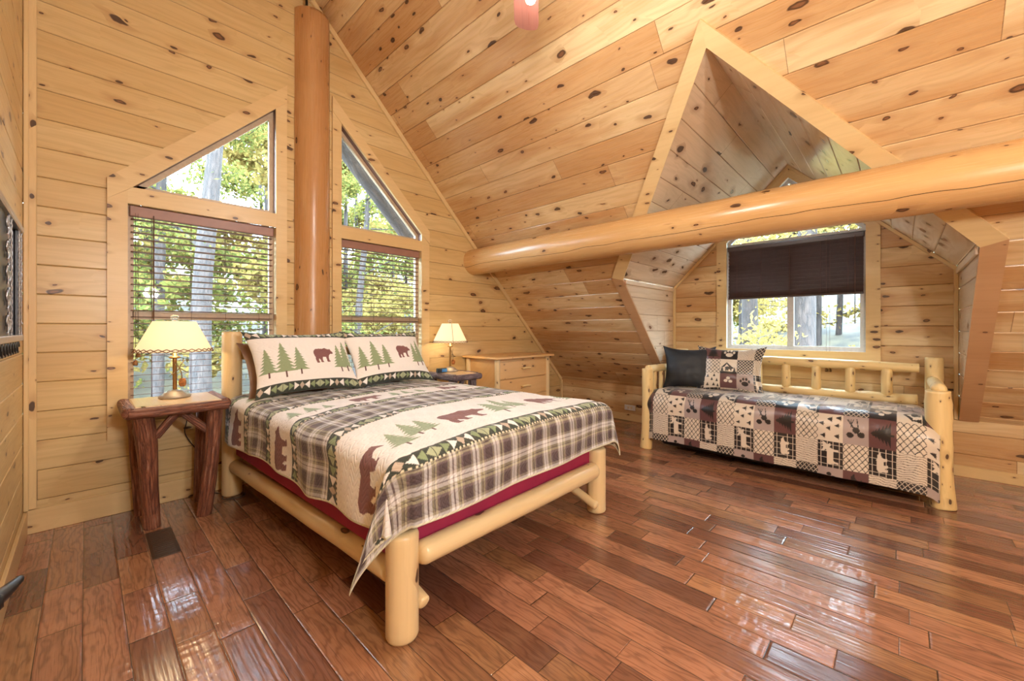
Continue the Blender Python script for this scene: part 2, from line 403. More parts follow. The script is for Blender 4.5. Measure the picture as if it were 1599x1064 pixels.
def crystal():
    t = NT('clear_finial'); t.b.inputs['Transmission Weight'].default_value = .9; t.b.inputs['Roughness'].default_value = .05
    t.put(t.b.inputs['Base Color'], (.95, .93, .9, 1)); return t.mat
M['crystal'] = crystal()
def cloth(name, rough=.85, bscale=0., bst=.4, wave=False):
    t = NT(name); a = t.node('ShaderNodeAttribute', attribute_name='Col').outputs['Color']; u, v = t.uv()
    t.put(t.b.inputs['Base Color'], a); t.b.inputs['Roughness'].default_value = rough; t.b.inputs['Sheen Weight'].default_value = .15
    if bscale:
        p = t.xyz(u, v); n0 = t.noise(p, bscale*.35, 1.)
        if wave:   # vermicelli quilting
            k = t.m('ABSOLUTE', t.m('SINE', t.m('ADD', t.m('MULTIPLY', u, bscale), t.m('MULTIPLY', t.m('SINE', t.m('MULTIPLY', v, bscale*.8)), 2.2))))
            h = t.m('ADD', t.m('POWER', k, .4), t.m('MULTIPLY', n0, .4))
        else: h = t.noise(p, bscale, 3.)
        t.put(t.b.inputs['Normal'], t.bump(h, bst, .006))
    return t.mat
M['quilt'] = cloth('quilted_cotton', .85, 110., .5, True)
M['comforter'] = cloth('printed_comforter', .32, 30., .25)
M['sham'] = cloth('printed_sham', .8, 90., .35, True)
M['burgundy'] = plain('burgundy_fabric', (.30, .015, .06), .7, sc=8, bump=.1)
M['blackcloth'] = plain('black_fabric', (.010, .012, .016), .55, sc=20)
M['tealcloth'] = plain('dark_teal_fabric', (.012, .045, .075), .5, sc=20)
M['browncloth'] = plain('brown_fabric', (.19, .095, .05), .6, sc=10, bump=.1)
M['blindbrown'] = plain('dark_brown_blind', (.060, .034, .029), .35, sc=12)
M['blindtan'] = plain('brown_wood_blind', (.16, .06, .035), .45, sc=12)
M['valance'] = plain('mauve_brown_valance', (.30, .155, .12), .4, sc=12)
M['cord'] = plain('brown_cord', (.10, .045, .03), .7)
M['vinyl'] = plain('grey_white_vinyl', (.52, .52, .52), .35)
M['almond'] = plain('almond_window_frame', (.50, .38, .26), .4)
M['jamb'] = plain('dark_brown_jamb', (.16, .085, .06), .5)
M['plate'] = plain('white_plastic', (.75, .73, .68), .35)
M['cream'] = plain('cream_plastic', (.70, .58, .38), .35)
M['black'] = plain('black_plastic', (.012, .012, .014), .3)
M['iron'] = plain('wrought_iron', (.035, .033, .035), .35, .7)
M['silver'] = plain('aged_silver', (.42, .41, .42), .28, .9)
M['brass'] = plain('antique_brass', (.30, .16, .05), .35, .8)
M['pewter'] = plain('pewter_base', (.42, .38, .33), .35, .5)
M['ventm'] = plain('brown_vent_metal', (.075, .042, .025), .45, .3)
M['cone'] = plain('pine_cone', (.42, .17, .05), .7, noise=.5, sc=60)
M['twig'] = plain('metal_twig', (.26, .19, .10), .4, .6)
M['lace'] = plain('leather_lacing', (.20, .09, .035), .7)
M['mirror'] = NT('mirror_glass').mat; _b = M['mirror'].node_tree.nodes['Principled BSDF']; _b.inputs['Metallic'].default_value = 1.; _b.inputs['Roughness'].default_value = .02; _b.inputs['Base Color'].default_value = (.85, .86, .86, 1)
M['clockface'] = plain('clock_display', (.05, .22, .55), .2)
M['leaflitter'] = plain('leaf_litter', (.040, .030, .013), .95, noise=.6, sc=1.5)
M['bounce'] = plain('pale_bounce_ground', (.82, .81, .79), .95, noise=.2, sc=20)  # very pale, for the added daylight reflector outside
def shade_mat():
    t = NT('lit_parchment_shade'); u, v = t.uv()
    t.put(t.b.inputs['Base Color'], (.86, .78, .62, 1)); t.b.inputs['Roughness'].default_value = .8
    tl = t.node('ShaderNodeBsdfTranslucent', {0: (.90, .82, .64, 1)}); mx = t.node('ShaderNodeMixShader'); mx.inputs[0].default_value = .5
    em = t.node('ShaderNodeEmission', {0: (1.0, .86, .62, 1), 1: .20}); ad = t.node('ShaderNodeAddShader')
    t.put(mx.inputs[1], t.b.outputs[0]); t.put(mx.inputs[2], tl.outputs[0]); t.put(ad.inputs[0], mx.outputs[0]); t.put(ad.inputs[1], em.outputs[0])
    t.t.links.new(ad.outputs[0], t.out.inputs[0]); return t.mat
M['shade'] = shade_mat()
def glow_mat(name, col, st):
    t = NT(name); em = t.node('ShaderNodeEmission', {0: c4(col), 1: st}); t.t.links.new(em.outputs[0], t.out.inputs[0]); return t.mat
M['bulb'] = glow_mat('lit_bulb_glass', (1., .82, .6), 12.)
def leaf_mat(name, ca, cb, cc):
    t = NT(name); a = t.node('ShaderNodeObjectInfo').outputs['Random']; tc = t.n.new('ShaderNodeTexCoord').outputs['Object']
    r = t.noise(tc, 2.2, 3., dim='3D'); wn = t.noise(tc, 14., 1., dim='3D')
    col = t.mix(t.step(r, .3, .65), c4(ca), c4(cb)); col = t.mix(t.step(wn, .52, .62), col, c4(cc))
    df = t.node('ShaderNodeBsdfDiffuse', {0: col}); tl = t.node('ShaderNodeBsdfTranslucent', {0: col}); mx = t.node('ShaderNodeMixShader'); mx.inputs[0].default_value = .5
    t.put(mx.inputs[1], df.outputs[0]); t.put(mx.inputs[2], tl.outputs[0]); t.t.links.new(mx.outputs[0], t.out.inputs[0]); return t.mat
M['leafgreen'] = leaf_mat('green_leaves', (.060, .078, .022), (.125, .125, .032), (.22, .165, .045))
M['leafyellow'] = leaf_mat('yellow_leaves', (.13, .10, .030), (.20, .145, .042), (.28, .19, .06))
M['leafneedle'] = leaf_mat('conifer_needles', (.06, .16, .06), (.12, .26, .08), (.3, .36, .1))

# ------------------------------------------------------------------ room shell
W = 5.64; ZK = .50; MS = 1.005; YB = -8.2; XR = 1.66
def zs(x): return ZK+MS*(W-x)
ZT = zs(XR)
b_g = .1895; OG = .203-b_g*2
# floor (planks run along Y)
mb = MB(); vs = [(0, YB, 0), (W, YB, 0), (W, .0, 0), (0, .0, 0)]
mb.add(vs, [[0, 1, 2, 3]], [[(y, (x-.262)/.1325) for x, y, z in vs]]); struct('floor', mb, M['floor'])
# far (gable) wall with the two window openings
WL0, WL1, WR0, WR1 = .479, 1.434, 2.016, 2.945
ZW0 = .62
def rl(x): return 2.30+1.0*(x-.479)      # inner rake, left window
def rr(x): return 3.335-1.005*(x-2.016)   # inner rake, right window
G = [[(0, 0), (WL0, 0), (WL0, ZT), (0, ZT)], [(WL0, 0), (WL1, 0), (WL1, ZW0), (WL0, ZW0)],
     [(WL0, rl(WL0)), (WL1, rl(WL1)), (WL1, ZT), (WL0, ZT)],
     [(WL1, 0), (XR, 0), (XR, ZT), (WL1, ZT)], [(XR, 0), (WR0, 0), (WR0, zs(WR0)), (XR, ZT)],
     [(WR0, 0), (WR1, 0), (WR1, ZW0), (WR0, ZW0)], [(WR0, rr(WR0)), (WR1, rr(WR1)), (WR1, zs(WR1)), (WR0, zs(WR0))],
     [(WR1, 0), (W, 0), (W, ZK), (WR1, zs(WR1))]]
mb = MB(); boards(mb, G, (0, 0, 0), (1, 0, 0), (0, 0, 1), (0, -1, 0), b_g, OG); struct('wall_far', mb, M['wall'])
mb = MB(); boards(mb, [[(YB, 0), (0, 0), (0, ZT), (YB, ZT)]], (0, 0, 0), (0, 1, 0), (0, 0, 1), (1, 0, 0), b_g, OG); struct('wall_left', mb, M['wall'])
mb = MB(); boards(mb, [[(0, 0), (W, 0), (W, ZK), (XR, ZT), (0, ZT)]], (0, YB, 0), (1, 0, 0), (0, 0, 1), (0, 1, 0), b_g, OG); struct('wall_near', mb, M['wall'])
# right wall: low knee wall, and the dormer's window wall in the same plane
DC, DH, DZ = -3.112, 1.272, 1.85
YL, YR = DC+DH, DC-DH                    # -1.84, -4.384
DT = DZ+DH                               # dormer ridge height
mb = MB(); boards(mb, [[(YB, 0), (0, 0), (0, ZK), (YB, ZK)]], (W, 0, 0), (0, 1, 0), (0, 0, 1), (-1, 0, 0), b_g, .008); 
VW0, VW1, VZ0, VZ1 = -3.759, -2.486, 1.075, 2.345
struct('wall_right', mb, M['slope'])
mb = MB()
VA = VZ1+(VW1-VW0)/2
D = [[(YR, ZK), (YL, ZK), (YL, VZ0), (YR, VZ0)], [(VW1, VZ0), (YL, VZ0), (YL, DZ), (VW1, DZ+(YL-VW1))], [(YR, VZ0), (VW0, VZ0), (VW0, DZ+(VW0-YR)), (YR, DZ)],
     [(VW1, VZ1), (VW1, DZ+(YL-VW1)), (DC, DT), (DC, VA)], [(VW0, VZ1), (DC, VA), (DC, DT), (VW0, DZ+(VW0-YR))]]
boards(mb, D, (W, 0, 0), (0, 1, 0), (0, 0, 1), (-1, 0, 0), b_g, .008); struct('wall_dormer_window', mb, M['slope'])
# sloped ceiling with the dormer opening; s = Y, t = distance down the slope from the ridge
n_s = Vector((-MS, 0, -1)).normalized(); d_s = Vector((1, 0, -MS)).normalized(); LS = (W-XR)*math.sqrt(1+MS*MS)
def ts(x): return (x-XR)*math.sqrt(1+MS*MS)
XA = W-(DT-ZK)/MS; XC = W-(DZ-ZK)/MS
Sp = [[(YL, 0), (0, 0), (0, LS), (YL, LS)], [(YB, 0), (YR, 0), (YR, LS), (YB, LS)],
      [(YL, 0), (YL, ts(XC)), (DC, ts(XA)), (DC, 0)], [(DC, 0), (DC, ts(XA)), (YR, ts(XC)), (YR, 0)]]
mb = MB(); boards(mb, Sp, (XR, 0, ZT), (0, 1, 0), d_s, n_s, .2055, ts(W-(2.88-ZK)/MS) % .2055); struct('ceiling', mb, M['slope'])
mb = MB(); boards(mb, [[(YB, -.4), (0, -.4), (0, XR), (YB, XR)]], (0, 0, ZT), (0, 1, 0), (1, 0, 0), (0, 0, -1), .2055, .1); o = struct('ceiling', mb, M['slope'])
# dormer cheeks and dormer ceiling
for yy, sg, nm in ((YL, -1, 'wall_dormer_left'), (YR, 1, 'wall_dormer_right')):
    mb = MB(); boards(mb, [[(XC, DZ), (W, ZK), (W, DZ)]], (0, yy, 0), (1, 0, 0), (0, 0, 1), (0, sg, 0), .19, .145); struct(nm, mb, M['dormer'])
    mb = MB(); L2 = math.hypot(DH, DH)
    boards(mb, [[(XC, 0), (W, 0), (W, L2), (XA, L2)]], (0, yy, DZ), (1, 0, 0), (0, sg, 1), (0, sg, -1), .20, .02); struct('ceiling_dormer', mb, M['dormer'])
# ------------------------------------------------------------------ trims
TN = [0]
def trim(mb, mat='trim', name=None):
    TN[0] += 1; return struct(name or 'trim_%d' % TN[0], mb, M[mat])
def flat(poly, o, us, ut, n, t, mat='trim', name=None):
    mb = MB(); prism(mb, poly, o, us, ut, n, t); return trim(mb, mat, name)
GX, GZ, GN = (1, 0, 0), (0, 0, 1), (0, -1, 0)
def gt(poly, t=.02, mat='trim'): return flat(poly, (0, -.001, 0), GX, GZ, GN, t, mat)
struct('baseboard_far', box(MB(), (W/2, -.009, .076), (W, .018, .152), .003), M['trim'])
struct('baseboard_left', box(MB(), (.009, YB/2, .076), (.018, -YB-.04, .152), .003), M['trim'])
struct('baseboard_right', box(MB(), (W-.008, YB/2, .048), (.016, -YB-.04, .096), .003), M['trim'])
trim(box(MB(), (.03, -.022, ZT/2+.08), (.05, .022, ZT-.16), .003))            # corner board
trim(box(MB(), (.013, -.046, ZT/2+.08), (.022, .022, ZT-.16), .003))
# cove strip along the slope on the gable wall, and down the knee wall
nrm = Vector((MS, 0, 1)).normalized()
a = Vector((XR+.02, -.013, zs(XR+.02)-.026)); e = Vector((W-.02, -.013, zs(W-.02)-.026))
trim(bar(MB(), a, e, .026, .05, up=(1, 0, 1)))
trim(box(MB(), (W-.02, -.02, .32), (.03, .03, .33), .003))
# casings of the two gable windows
cw = .105
gt([(WL0-cw, ZW0-.005), (WL0, ZW0-.005), (WL0, rl(WL0)+.0), (WL0-cw, 2.215)])
gt([(WL1, ZW0-.005), (WL1+.088, ZW0-.005), (WL1+.088, rl(WL1+.088)), (WL1, rl(WL1))])
gt([(WL0-cw, 2.215), (WL0-cw, 2.262+.10), (WL1+.088, rl(WL1+.088)+.15), (WL1+.088, rl(WL1+.088)), (WL1, rl(WL1)-.0), (WL0, rl(WL0))], .026)
gt([(WL0-cw, .525), (WL1+.088, .525), (WL1+.088, ZW0-.005), (WL0-cw, ZW0-.005)], .024)
gt([(WL0, 2.205), (WL1, 2.205), (WL1, 2.325), (WL0, 2.325)], .018)
gt([(WR0-.088, ZW0-.005), (WR0, ZW0-.005), (WR0, rr(WR0)), (WR0-.088, rr(WR0)+.088)])
gt([(WR1, ZW0-.005), (WR1+cw, ZW0-.005), (WR1+cw, 2.30), (WR1, rr(WR1))])
gt([(WR1+cw, 2.30), (WR1+cw, rr(WR1)+.045), (WR0-.088, rr(WR0)+.088+.15), (WR0-.088, rr(WR0)+.088), (WR1, rr(WR1))], .026)
gt([(WR0-.088, .525), (WR1+cw, .525), (WR1+cw, ZW0-.005), (WR0-.088, ZW0-.005)], .024)
gt([(WR0, 2.205), (WR1, 2.205), (WR1, 2.32), (WR0, 2.32)], .018)
# trims round the dormer opening, lying on the slope (s=Y, t down slope)
def sl(poly, t=.02, mat='trim'): return flat(poly, Vector((XR, 0, ZT))+n_s*.0005, (0, 1, 0), d_s, n_s, t, mat)
oc = .118
a0 = ts(XA); c0 = ts(XC); up = .165
sl([(DC, a0), (DC, a0-up), (YL+oc, c0-.045), (YL, c0)], .024)
sl([(DC, a0), (DC, a0-up), (YR-oc, c0-.045), (YR, c0)], .024)
sl([(YL, c0), (YL+oc, c0-.045), (YL+oc, LS-.02), (YL, LS-.02)], .022, 'trim_red')
sl([(YR, c0), (YR-oc, c0-.045), (YR-oc, LS-.02), (YR, LS-.02)], .022, 'trim_red')
# corner strips inside the dormer
def dbar(p, q, w=.03, t=.03): return trim(bar(MB(), p, q, w, t, up=(1, 0, 0)), 'trim')
for yy, sg in ((YL, -1), (YR, 1)):
    dbar((W-.014, yy+sg*.016, ZK), (W-.014, yy+sg*.016, DZ-.01)); dbar((W-.014, yy+sg*.012, DZ-.012), (W-.014, DC-sg*.0, DT-.024))
    trim(bar(MB(), (XC+.03, yy+sg*.01, DZ-.03), (W-.03, yy+sg*.01, DZ-.03), .018, .05), 'dormer')
# dormer window casing
def dt(poly, t=.02, mat='trim', x=W-.001): return flat(poly, (x, 0, 0), (0, 1, 0), (0, 0, 1), (-1, 0, 0), t, mat)
cd_ = .11
dt([(VW1, VZ0), (VW1+cd_, VZ0-.001), (VW1+cd_, VZ1-.01), (VW1, VZ1)]); dt([(VW0, VZ0), (VW0-cd_, VZ0-.001), (VW0-cd_, VZ1-.01), (VW0, VZ1)])
dt([(VW1, VZ1), (VW1+cd_, VZ1-.01), (VW1+cd_, VZ1+.045), (DC, VA+.155), (DC, VA)], .022); dt([(VW0, VZ1), (VW0-cd_, VZ1-.01), (VW0-cd_, VZ1+.045), (DC, VA+.155), (DC, VA)], .022)
dt([(VW0-cd_, VZ0-.09), (VW1+cd_, VZ0-.09), (VW1+cd_, VZ0), (VW0-cd_, VZ0)], .024)

# ------------------------------------------------------------------ windows
def ring_frame(mb, poly, o, us, ut, n, wdt, t):
    """mitred frame of width wdt inside the convex outline poly, t deep along n"""
    o = Vector(o); us = Vector(us); ut = Vector(ut); n = Vector(n); N = len(poly)
    cx = sum(p[0] for p in poly)/N; cy = sum(p[1] for p in poly)/N
    def inset(i):
        a = Vector(poly[i-1]); b = Vector(poly[i]); c = Vector(poly[(i+1) % N])
        d1 = (b-a).normalized(); d2 = (c-b).normalized(); n1 = Vector((-d1.y, d1.x)); n2 = Vector((-d2.y, d2.x))
        if n1.dot(Vector((cx, cy))-b) < 0: n1 = -n1
        if n2.dot(Vector((cx, cy))-b) < 0: n2 = -n2
        m_ = (n1+n2); return b+m_*(wdt/max(1e-6, 1+n1.dot(n2)))
    ins = [inset(i) for i in range(N)]
    for i in range(N):
        j = (i+1) % N; prism(mb, [tuple(poly[i]), tuple(poly[j]), tuple(ins[j]), tuple(ins[i])], o, us, ut, n, t)
    return [tuple(p) for p in ins]
def reveal(mb, poly, o, us, ut, n, depth):
    o = Vector(o); us = Vector(us); ut = Vector(ut); n = Vector(n); N = len(poly)
    for i in range(N):
        a = poly[i]; b = poly[(i+1) % N]; A = o+us*a[0]+ut*a[1]; B_ = o+us*b[0]+ut*b[1]; L = (B_-A).length
        c = o+us*(sum(p[0] for p in poly)/N)+ut*(sum(p[1] for p in poly)/N)
        f = [0, 1, 2, 3]; v = [A, B_, B_-n*depth, A-n*depth]; nn = (v[1]-v[0]).cross(v[2]-v[0])
        if nn.dot(c-(v[0]+v[2])/2) < 0: f = f[::-1]
        uv = [(0, 0), (L, 0), (L, depth), (0, depth)]; mb.add(v, [f], [[uv[i] for i in f]])
def window(no, poly, o, us, ut, n, fmat, jmat, depth=.14, wd=.035, bars=(), setb=.09):
    r = struct('window_%d' % no, MB(), M[jmat]) if False else None
    mb = MB(); reveal(mb, poly, o, us, ut, n, depth); w0 = struct('window_%d' % no, mb, M[jmat])
    n = Vector(n); fo = Vector(o)-n*setb
    fm = MB(); ins = ring_frame(fm, poly, fo, us, ut, n, wd, .035)
    for bq in bars: prism(fm, bq, fo, us, ut, n, .035)
    link('window_frame', fm, M[fmat], w0)
    gm = MB(); prism(gm, ins, fo+n*.012, us, ut, n, .004); link('window_pane', gm, M['glass'], w0)
    return w0
rect = lambda a, b, c, d: [(a, c), (b, c), (b, d), (a, d)]
mz = 1.375
window(1, rect(WL0, WL1, ZW0, 2.205), (0, 0, 0), GX, GZ, GN, 'almond', 'trim', bars=(rect(WL0+.03, WL1-.03, mz, mz+.06), rect(WL0+.03, WL1-.03, ZW0+.03, ZW0+.075)))
window(2, [(WL0+.02, 2.325), (WL1, 2.325), (WL1, rl(WL1)), (WL0+.02, rl(WL0+.02))], (0, 0, 0), GX, GZ, GN, 'almond', 'jamb')
window(3, rect(WR0, WR1, ZW0, 2.205), (0, 0, 0), GX, GZ, GN, 'almond', 'trim', bars=(rect(WR0+.03, WR1-.03, mz, mz+.06), rect(WR0+.03, WR1-.03, ZW0+.03, ZW0+.075)))
window(4, [(WR0, 2.32), (WR1, 2.32), (WR1, rr(WR1)), (WR0, rr(WR0))], (0, 0, 0), GX, GZ, GN, 'almond', 'jamb')
DX = ((W, 0, 0), (0, 1, 0), (0, 0, 1), (-1, 0, 0))
window(5, rect(VW0, VW1, VZ0, 2.29), *DX, 'vinyl', 'plate', wd=.045, setb=.07, bars=(rect(-3.155, -3.095, VZ0+.04, 2.25),))
window(6, [(VW0, 2.29), (VW1, 2.29), (VW1, VZ1), (DC, VA), (VW0, VZ1)], *DX, 'vinyl', 'plate', wd=.035, setb=.07)

# ------------------------------------------------------------------ blinds
def blind(name, label, o, us, n, s0, s1, ztop, zbot, tilt, pitch, smat, vmat, cords, wand=None, tassel=None, hval=.075, sd=.045, drop=None):
    o = Vector(o); us = Vector(us); n = Vector(n); up = Vector((0, 0, 1)); L = s1-s0; c = o+us*(s0+s1)/2
    r = thing(name, label, 'blind', tuple(c+up*ztop))
    link('valance', box(MB(), c+n*.0+up*(ztop-hval/2), (L, .05, hval), .004, (us, n, up)), M[vmat], r)
    sm = MB(); z = ztop-hval-.02
    while z > zbot+.022:
        d = (n*math.cos(tilt)+up*math.sin(tilt)).normalized(); w_ = us.cross(d)
        box(sm, c+up*z, (L-.012, sd, .003), .001, (us, d, w_)); z -= pitch
    link('slats', sm, M[smat], r)
    link('bottom_rail', box(MB(), c+up*(zbot+.012), (L-.01, .045, .022), .004, (us, n, up)), M[smat], r)
    for q in cords:
        cm = MB(); p = o+us*(s0+L*q)+n*(sd/2+.003); tube(cm, [p+up*(ztop-hval), p+up*zbot], .0016, 5)
        p = o+us*(s0+L*q)-n*(sd/2+.003); tube(cm, [p+up*(ztop-hval), p+up*zbot], .0016, 5); link('ladder_cord', cm, M['cord'], r)
    if wand is not None:
        q, zl = wand; p = o+us*(s0+q)+n*.034; cm = MB(); tube(cm, [p+up*(ztop-hval+.02), p+up*zl], .004, 6); link('tilt_wand', cm, M['cord'], r)
    if tassel:
        for q, zl in tassel:
            p = o+us*(s0+q)+n*.036; cm = MB(); tube(cm, [p+up*(ztop-hval+.02), p+up*(zl+.03)], .0015, 5); pc = link('pull_cord', cm, M['cord'], r)
            tm = MB(); lathe(tm, p+up*zl, [(.002, .042), (.009, .036), (.014, .008), (.012, 0), (.001, 0)], 10); link('tassel', tm, M['lace'], pc)
    return r
blind('window_blind', 'brown slatted blind with open slats on the window behind the bark side table', (0, .038, 0), GX, GN, WL0+.012, WL1-.012, 2.2, .655, .10, .0475, 'blindtan', 'valance', (.13, .38, .62, .88), wand=(.13, 1.28), tassel=((.045, 1.10), (.03, 1.04)))
blind('window_blind', 'brown slatted blind with open slats on the window above the right bed pillow', (0, .038, 0), GX, GN, WR0+.012, WR1-.012, 2.2, .655, .10, .0475, 'blindtan', 'valance', (.12, .38, .62, .86))
blind('window_blind', 'dark brown blind half lowered over the dormer window above the daybed', (W+.02, 0, 0), (0, 1, 0), (-1, 0, 0), VW0+.012, VW1-.012, 2.285, 1.66, 1.0, .041, 'blindbrown', 'blindbrown', (.1, .28, .5, .72, .92), wand=(.07, 1.36), tassel=((.30, .86), (.27, .86)), hval=.05, sd=.05)

# ------------------------------------------------------------------ log post and log beam
mb = MB(); log(mb, [(1.748, .03, 0), (1.748, .03, 4.40)], [.162, .158], n=40, bump=.012, seed=3, rnd=0, step=.12)
for i, (x, y, z) in enumerate(mb.v):      # the head is cut to the slope
    zc = 4.25; y = min(y, -.002); mb.v[i] = (x, y, z)
    if z > zc: mb.v[i] = (x, y, zc)
tag(link('log_post', mb, M['post'], None, (1.748, -.06, 0)), 'thick orange-brown round log post between the two gable windows', 'log post')
mb = MB(); log(mb, [(3.747, .04, 2.172), (3.747, YB+.0, 2.150)], [.163, .166], n=44, bump=.012, seed=8, rnd=0, step=.1)
tag(link('log_beam', mb, M['beam'], None, (3.747, 0, 2.17)), 'long horizontal peeled log beam running under the sloped ceiling past the dormer', 'log beam')

# ------------------------------------------------------------------ pattern helpers (colour per vertex of finely meshed cloth)
def inpoly(x, y, P):
    r = np.zeros(x.shape, bool); n = len(P)
    for i in range(n):
        x0, y0 = P[i]; x1, y1 = P[(i+1) % n]
        if y0 == y1: continue
        c = ((y0 > y) != (y1 > y)) & (x < (x1-x0)*(y-y0)/(y1-y0)+x0); r ^= c
    return r
BEAR = [(.02, .80), (0, .6), (.08, .38), (.06, .2), (.1, .08), (.12, 0), (.34, 0), (.35, .05), (.29, .1), (.33, .28), (.46, .14), (.45, .06), (.47, .02), (.68, .02), (.69, .07), (.62, .12), (.66, .36), (.95, .36), (1.0, .12), (1.02, .03), (1.26, .03), (1.28, .09), (1.2, .13), (1.22, .4), (1.3, .5), (1.42, .56), (1.62, .56), (1.67, .62), (1.62, .7), (1.5, .78), (1.46, .88), (1.38, .9), (1.34, .86), (1.15, .9), (1.0, .98), (.8, .93), (.5, .96), (.2, .93)]
MOOSE = [(.05, .55), (.1, .2), (.08, 0), (.16, 0), (.2, .25), (.28, .3), (.62, .3), (.66, 0), (.73, 0), (.74, .35), (.82, .5), (.95, .42), (1.0, .5), (.92, .66), (1.0, .72), (1.08, .95), (1.0, .88), (.95, .98), (.9, .86), (.82, .97), (.8, .84), (.7, .9), (.62, .98), (.62, .84), (.72, .72), (.6, .66), (.3, .64), (.12, .66)]
def tree(x, y, jag=6.):
    yy = np.clip((y-.14)/.86, 0, 1); saw = (yy*jag) % 1.
    hw = .40*(1-yy)**.85*(.55+.55*(1-saw))
    return ((np.abs(x) < hw) & (y > .14) & (y < 1)) | ((np.abs(x) < .03) & (y > 0) & (y <= .2))
def paw(x, y):      # -0.5..0.5
    r = ((x/.22)**2+((y+.14)/.17)**2 < 1)
    for i, (px, py) in enumerate(((-.27, .05), (-.1, .2), (.1, .2), (.27, .05))): r |= ((x-px)/.075)**2+((y-py)/.11)**2 < 1
    return r
def setc(C, m, c): C[m] = c
NS = lambda x, y, s=0: np.sin(x*12.9+s)*np.sin(y*9.7+s*2)+.5*np.sin(x*31+y*17+s)+.3*np.sin(x*71-y*53+s)
WHITE = (.84, .81, .77); DKG = (.040, .048, .036); GRN = (.24, .31, .16); BRN = (.21, .085, .08); PNK = (.50, .40, .31)
def border(C, m, x, y, p=.046):
    """m mask, x along the border (m), y in -1..1 across"""
    C[m] = DKG; k = np.floor(x/p).astype(int) % 7; f = (x/p) % 1.
    dia = (np.abs(2*f-1)+np.abs(y)/.85 < .92)
    tl_ = np.abs(y) < .82*(1-f)*1.02; tr_ = np.abs(y) < .82*f*1.02
    for kk, sh, c in ((0, dia, PNK), (1, tr_, WHITE), (2, tr_, GRN), (3, tr_, (.38, .42, .26)), (4, tl_, (.38, .42, .26)), (5, tl_, GRN), (6, tl_, WHITE)):
        C[m & (k == kk) & sh & (f > .04) & (f < .96)] = c
def plaid(C, m, x, y, p=.135, warm=0.):
    def A(t):
        f = (t/p) % 1.
        d = np.empty(t.shape+(3,)); d[:] = (.62, .60, .60)
        for a, b, c in ((.0, .36, (.075, .05, .055)), (.36, .44, (.30, .27, .22)), (.44, .56, (.74, .74, .77)), (.56, .60, (.16, .12, .12)), (.60, .72, (.74, .73, .73)), (.72, .80, (.32, .30, .20)), (.80, .84, (.08, .06, .06)), (.84, .92, (.45, .42, .28)), (.92, 1.01, (.2, .15, .16))):
            d[(f >= a) & (f < b)] = c
        return d
    c = (A(x)+A(y))*.5; wob = (np.sin(x*2100)*np.sin(y*1900))[..., None]*.02
    c = c+wob
    if warm: c = c*(1-warm)+warm*np.array((.50, .46, .22))*c*2
    C[m] = np.clip(c, .01, 1)[m]

# ------------------------------------------------------------------ main bed
ang = math.radians(2.4); BO = Vector((1.07, -.19, 0)); bu = Vector((math.cos(ang), math.sin(ang), 0)); bv = Vector((math.sin(ang), -math.cos(ang), 0))
def Bp(u, v, z): return BO+bu*u+bv*v+Vector((0, 0, z))
BW, BL = 1.64, 2.32
bed = thing('log_bed', 'honey-coloured log bed with burgundy box spring, head against the gable windows', 'bed', tuple(Bp(.82, 1.16, 0)))
link('post', log(MB(), [Bp(0, 0, 0), Bp(0, 0, 1.285)], .068, n=28, seed=21, bump=.012, rnd=.16), M['log'], bed)
link('post', log(MB(), [Bp(BW, 0, 0), Bp(BW, 0, 1.19)], .068, n=28, seed=22, bump=.012, rnd=.16), M['log'], bed)
link('post', log(MB(), [Bp(.03, 2.30, 0), Bp(.03, 2.30, .455)], .069, n=32, seed=23, bump=.012, rnd=.28, uo=3.), M['log'], bed)
link('post', log(MB(), [Bp(BW, 2.31, 0), Bp(BW, 2.31, .455)], .067, n=28, seed=24, bump=.012, rnd=.2), M['log'], bed)
link('side_rail', log(MB(), [Bp(.01, .06, .235), Bp(.02, 2.25, .265)], .050, n=22, seed=25, bump=.03, rnd=.3), M['log'], bed)
link('side_rail', log(MB(), [Bp(BW, .06, .235), Bp(BW, 2.25, .265)], .050, n=22, seed=26, bump=.03, rnd=.3), M['log'], bed)
link('foot_rail', log(MB(), [Bp(.09, 2.33, .335), Bp(1.575, 2.33, .315)], [.052, .058], n=26, seed=27, bump=.02, rnd=.5), M['log'], bed)
link('head_rail', log(MB(), [Bp(.06, .035, 1.10), Bp(1.58, .035, 1.10)], .04, n=20, seed=28, bump=.02), M['log'], bed)
link('head_rail', log(MB(), [Bp(.06, .035, .42), Bp(1.58, .035, .42)], .04, n=20, seed=29, bump=.02), M['log'], bed)
for k in range(5): link('head_spindle', log(MB(), [Bp(.28+.27*k, .035, .44), Bp(.28+.27*k, .035, 1.08)], .028, n=14, seed=30+k), M['log'], bed)
link('brace', log(MB(), [Bp(.125, 2.33, .105), Bp(.10, 1.86, .27)], .030, n=16, seed=36, rnd=.4), M['log'], bed)
link('brace', log(MB(), [Bp(1.545, 2.37, .075), Bp(1.53, 1.90, .27)], .030, n=16, seed=37, rnd=.4), M['log'], bed)
link('brace', log(MB(), [Bp(.125, .10, .10), Bp(.11, .5, .24)], .030, n=16, seed=38, rnd=.4), M['log'], bed)
axb = (bu, bv, Vector((0, 0, 1)))
mb = MB(); box(mb, Bp(.82, 1.17, .40), (1.63, 2.24, .22), .04, axb); link('box_spring', mb, M['burgundy'], bed)
mb = MB(); box(mb, Bp(.82, 1.17, .62), (1.58, 2.18, .235), .07, axb); link('mattress', mb, M['burgundy'], bed)

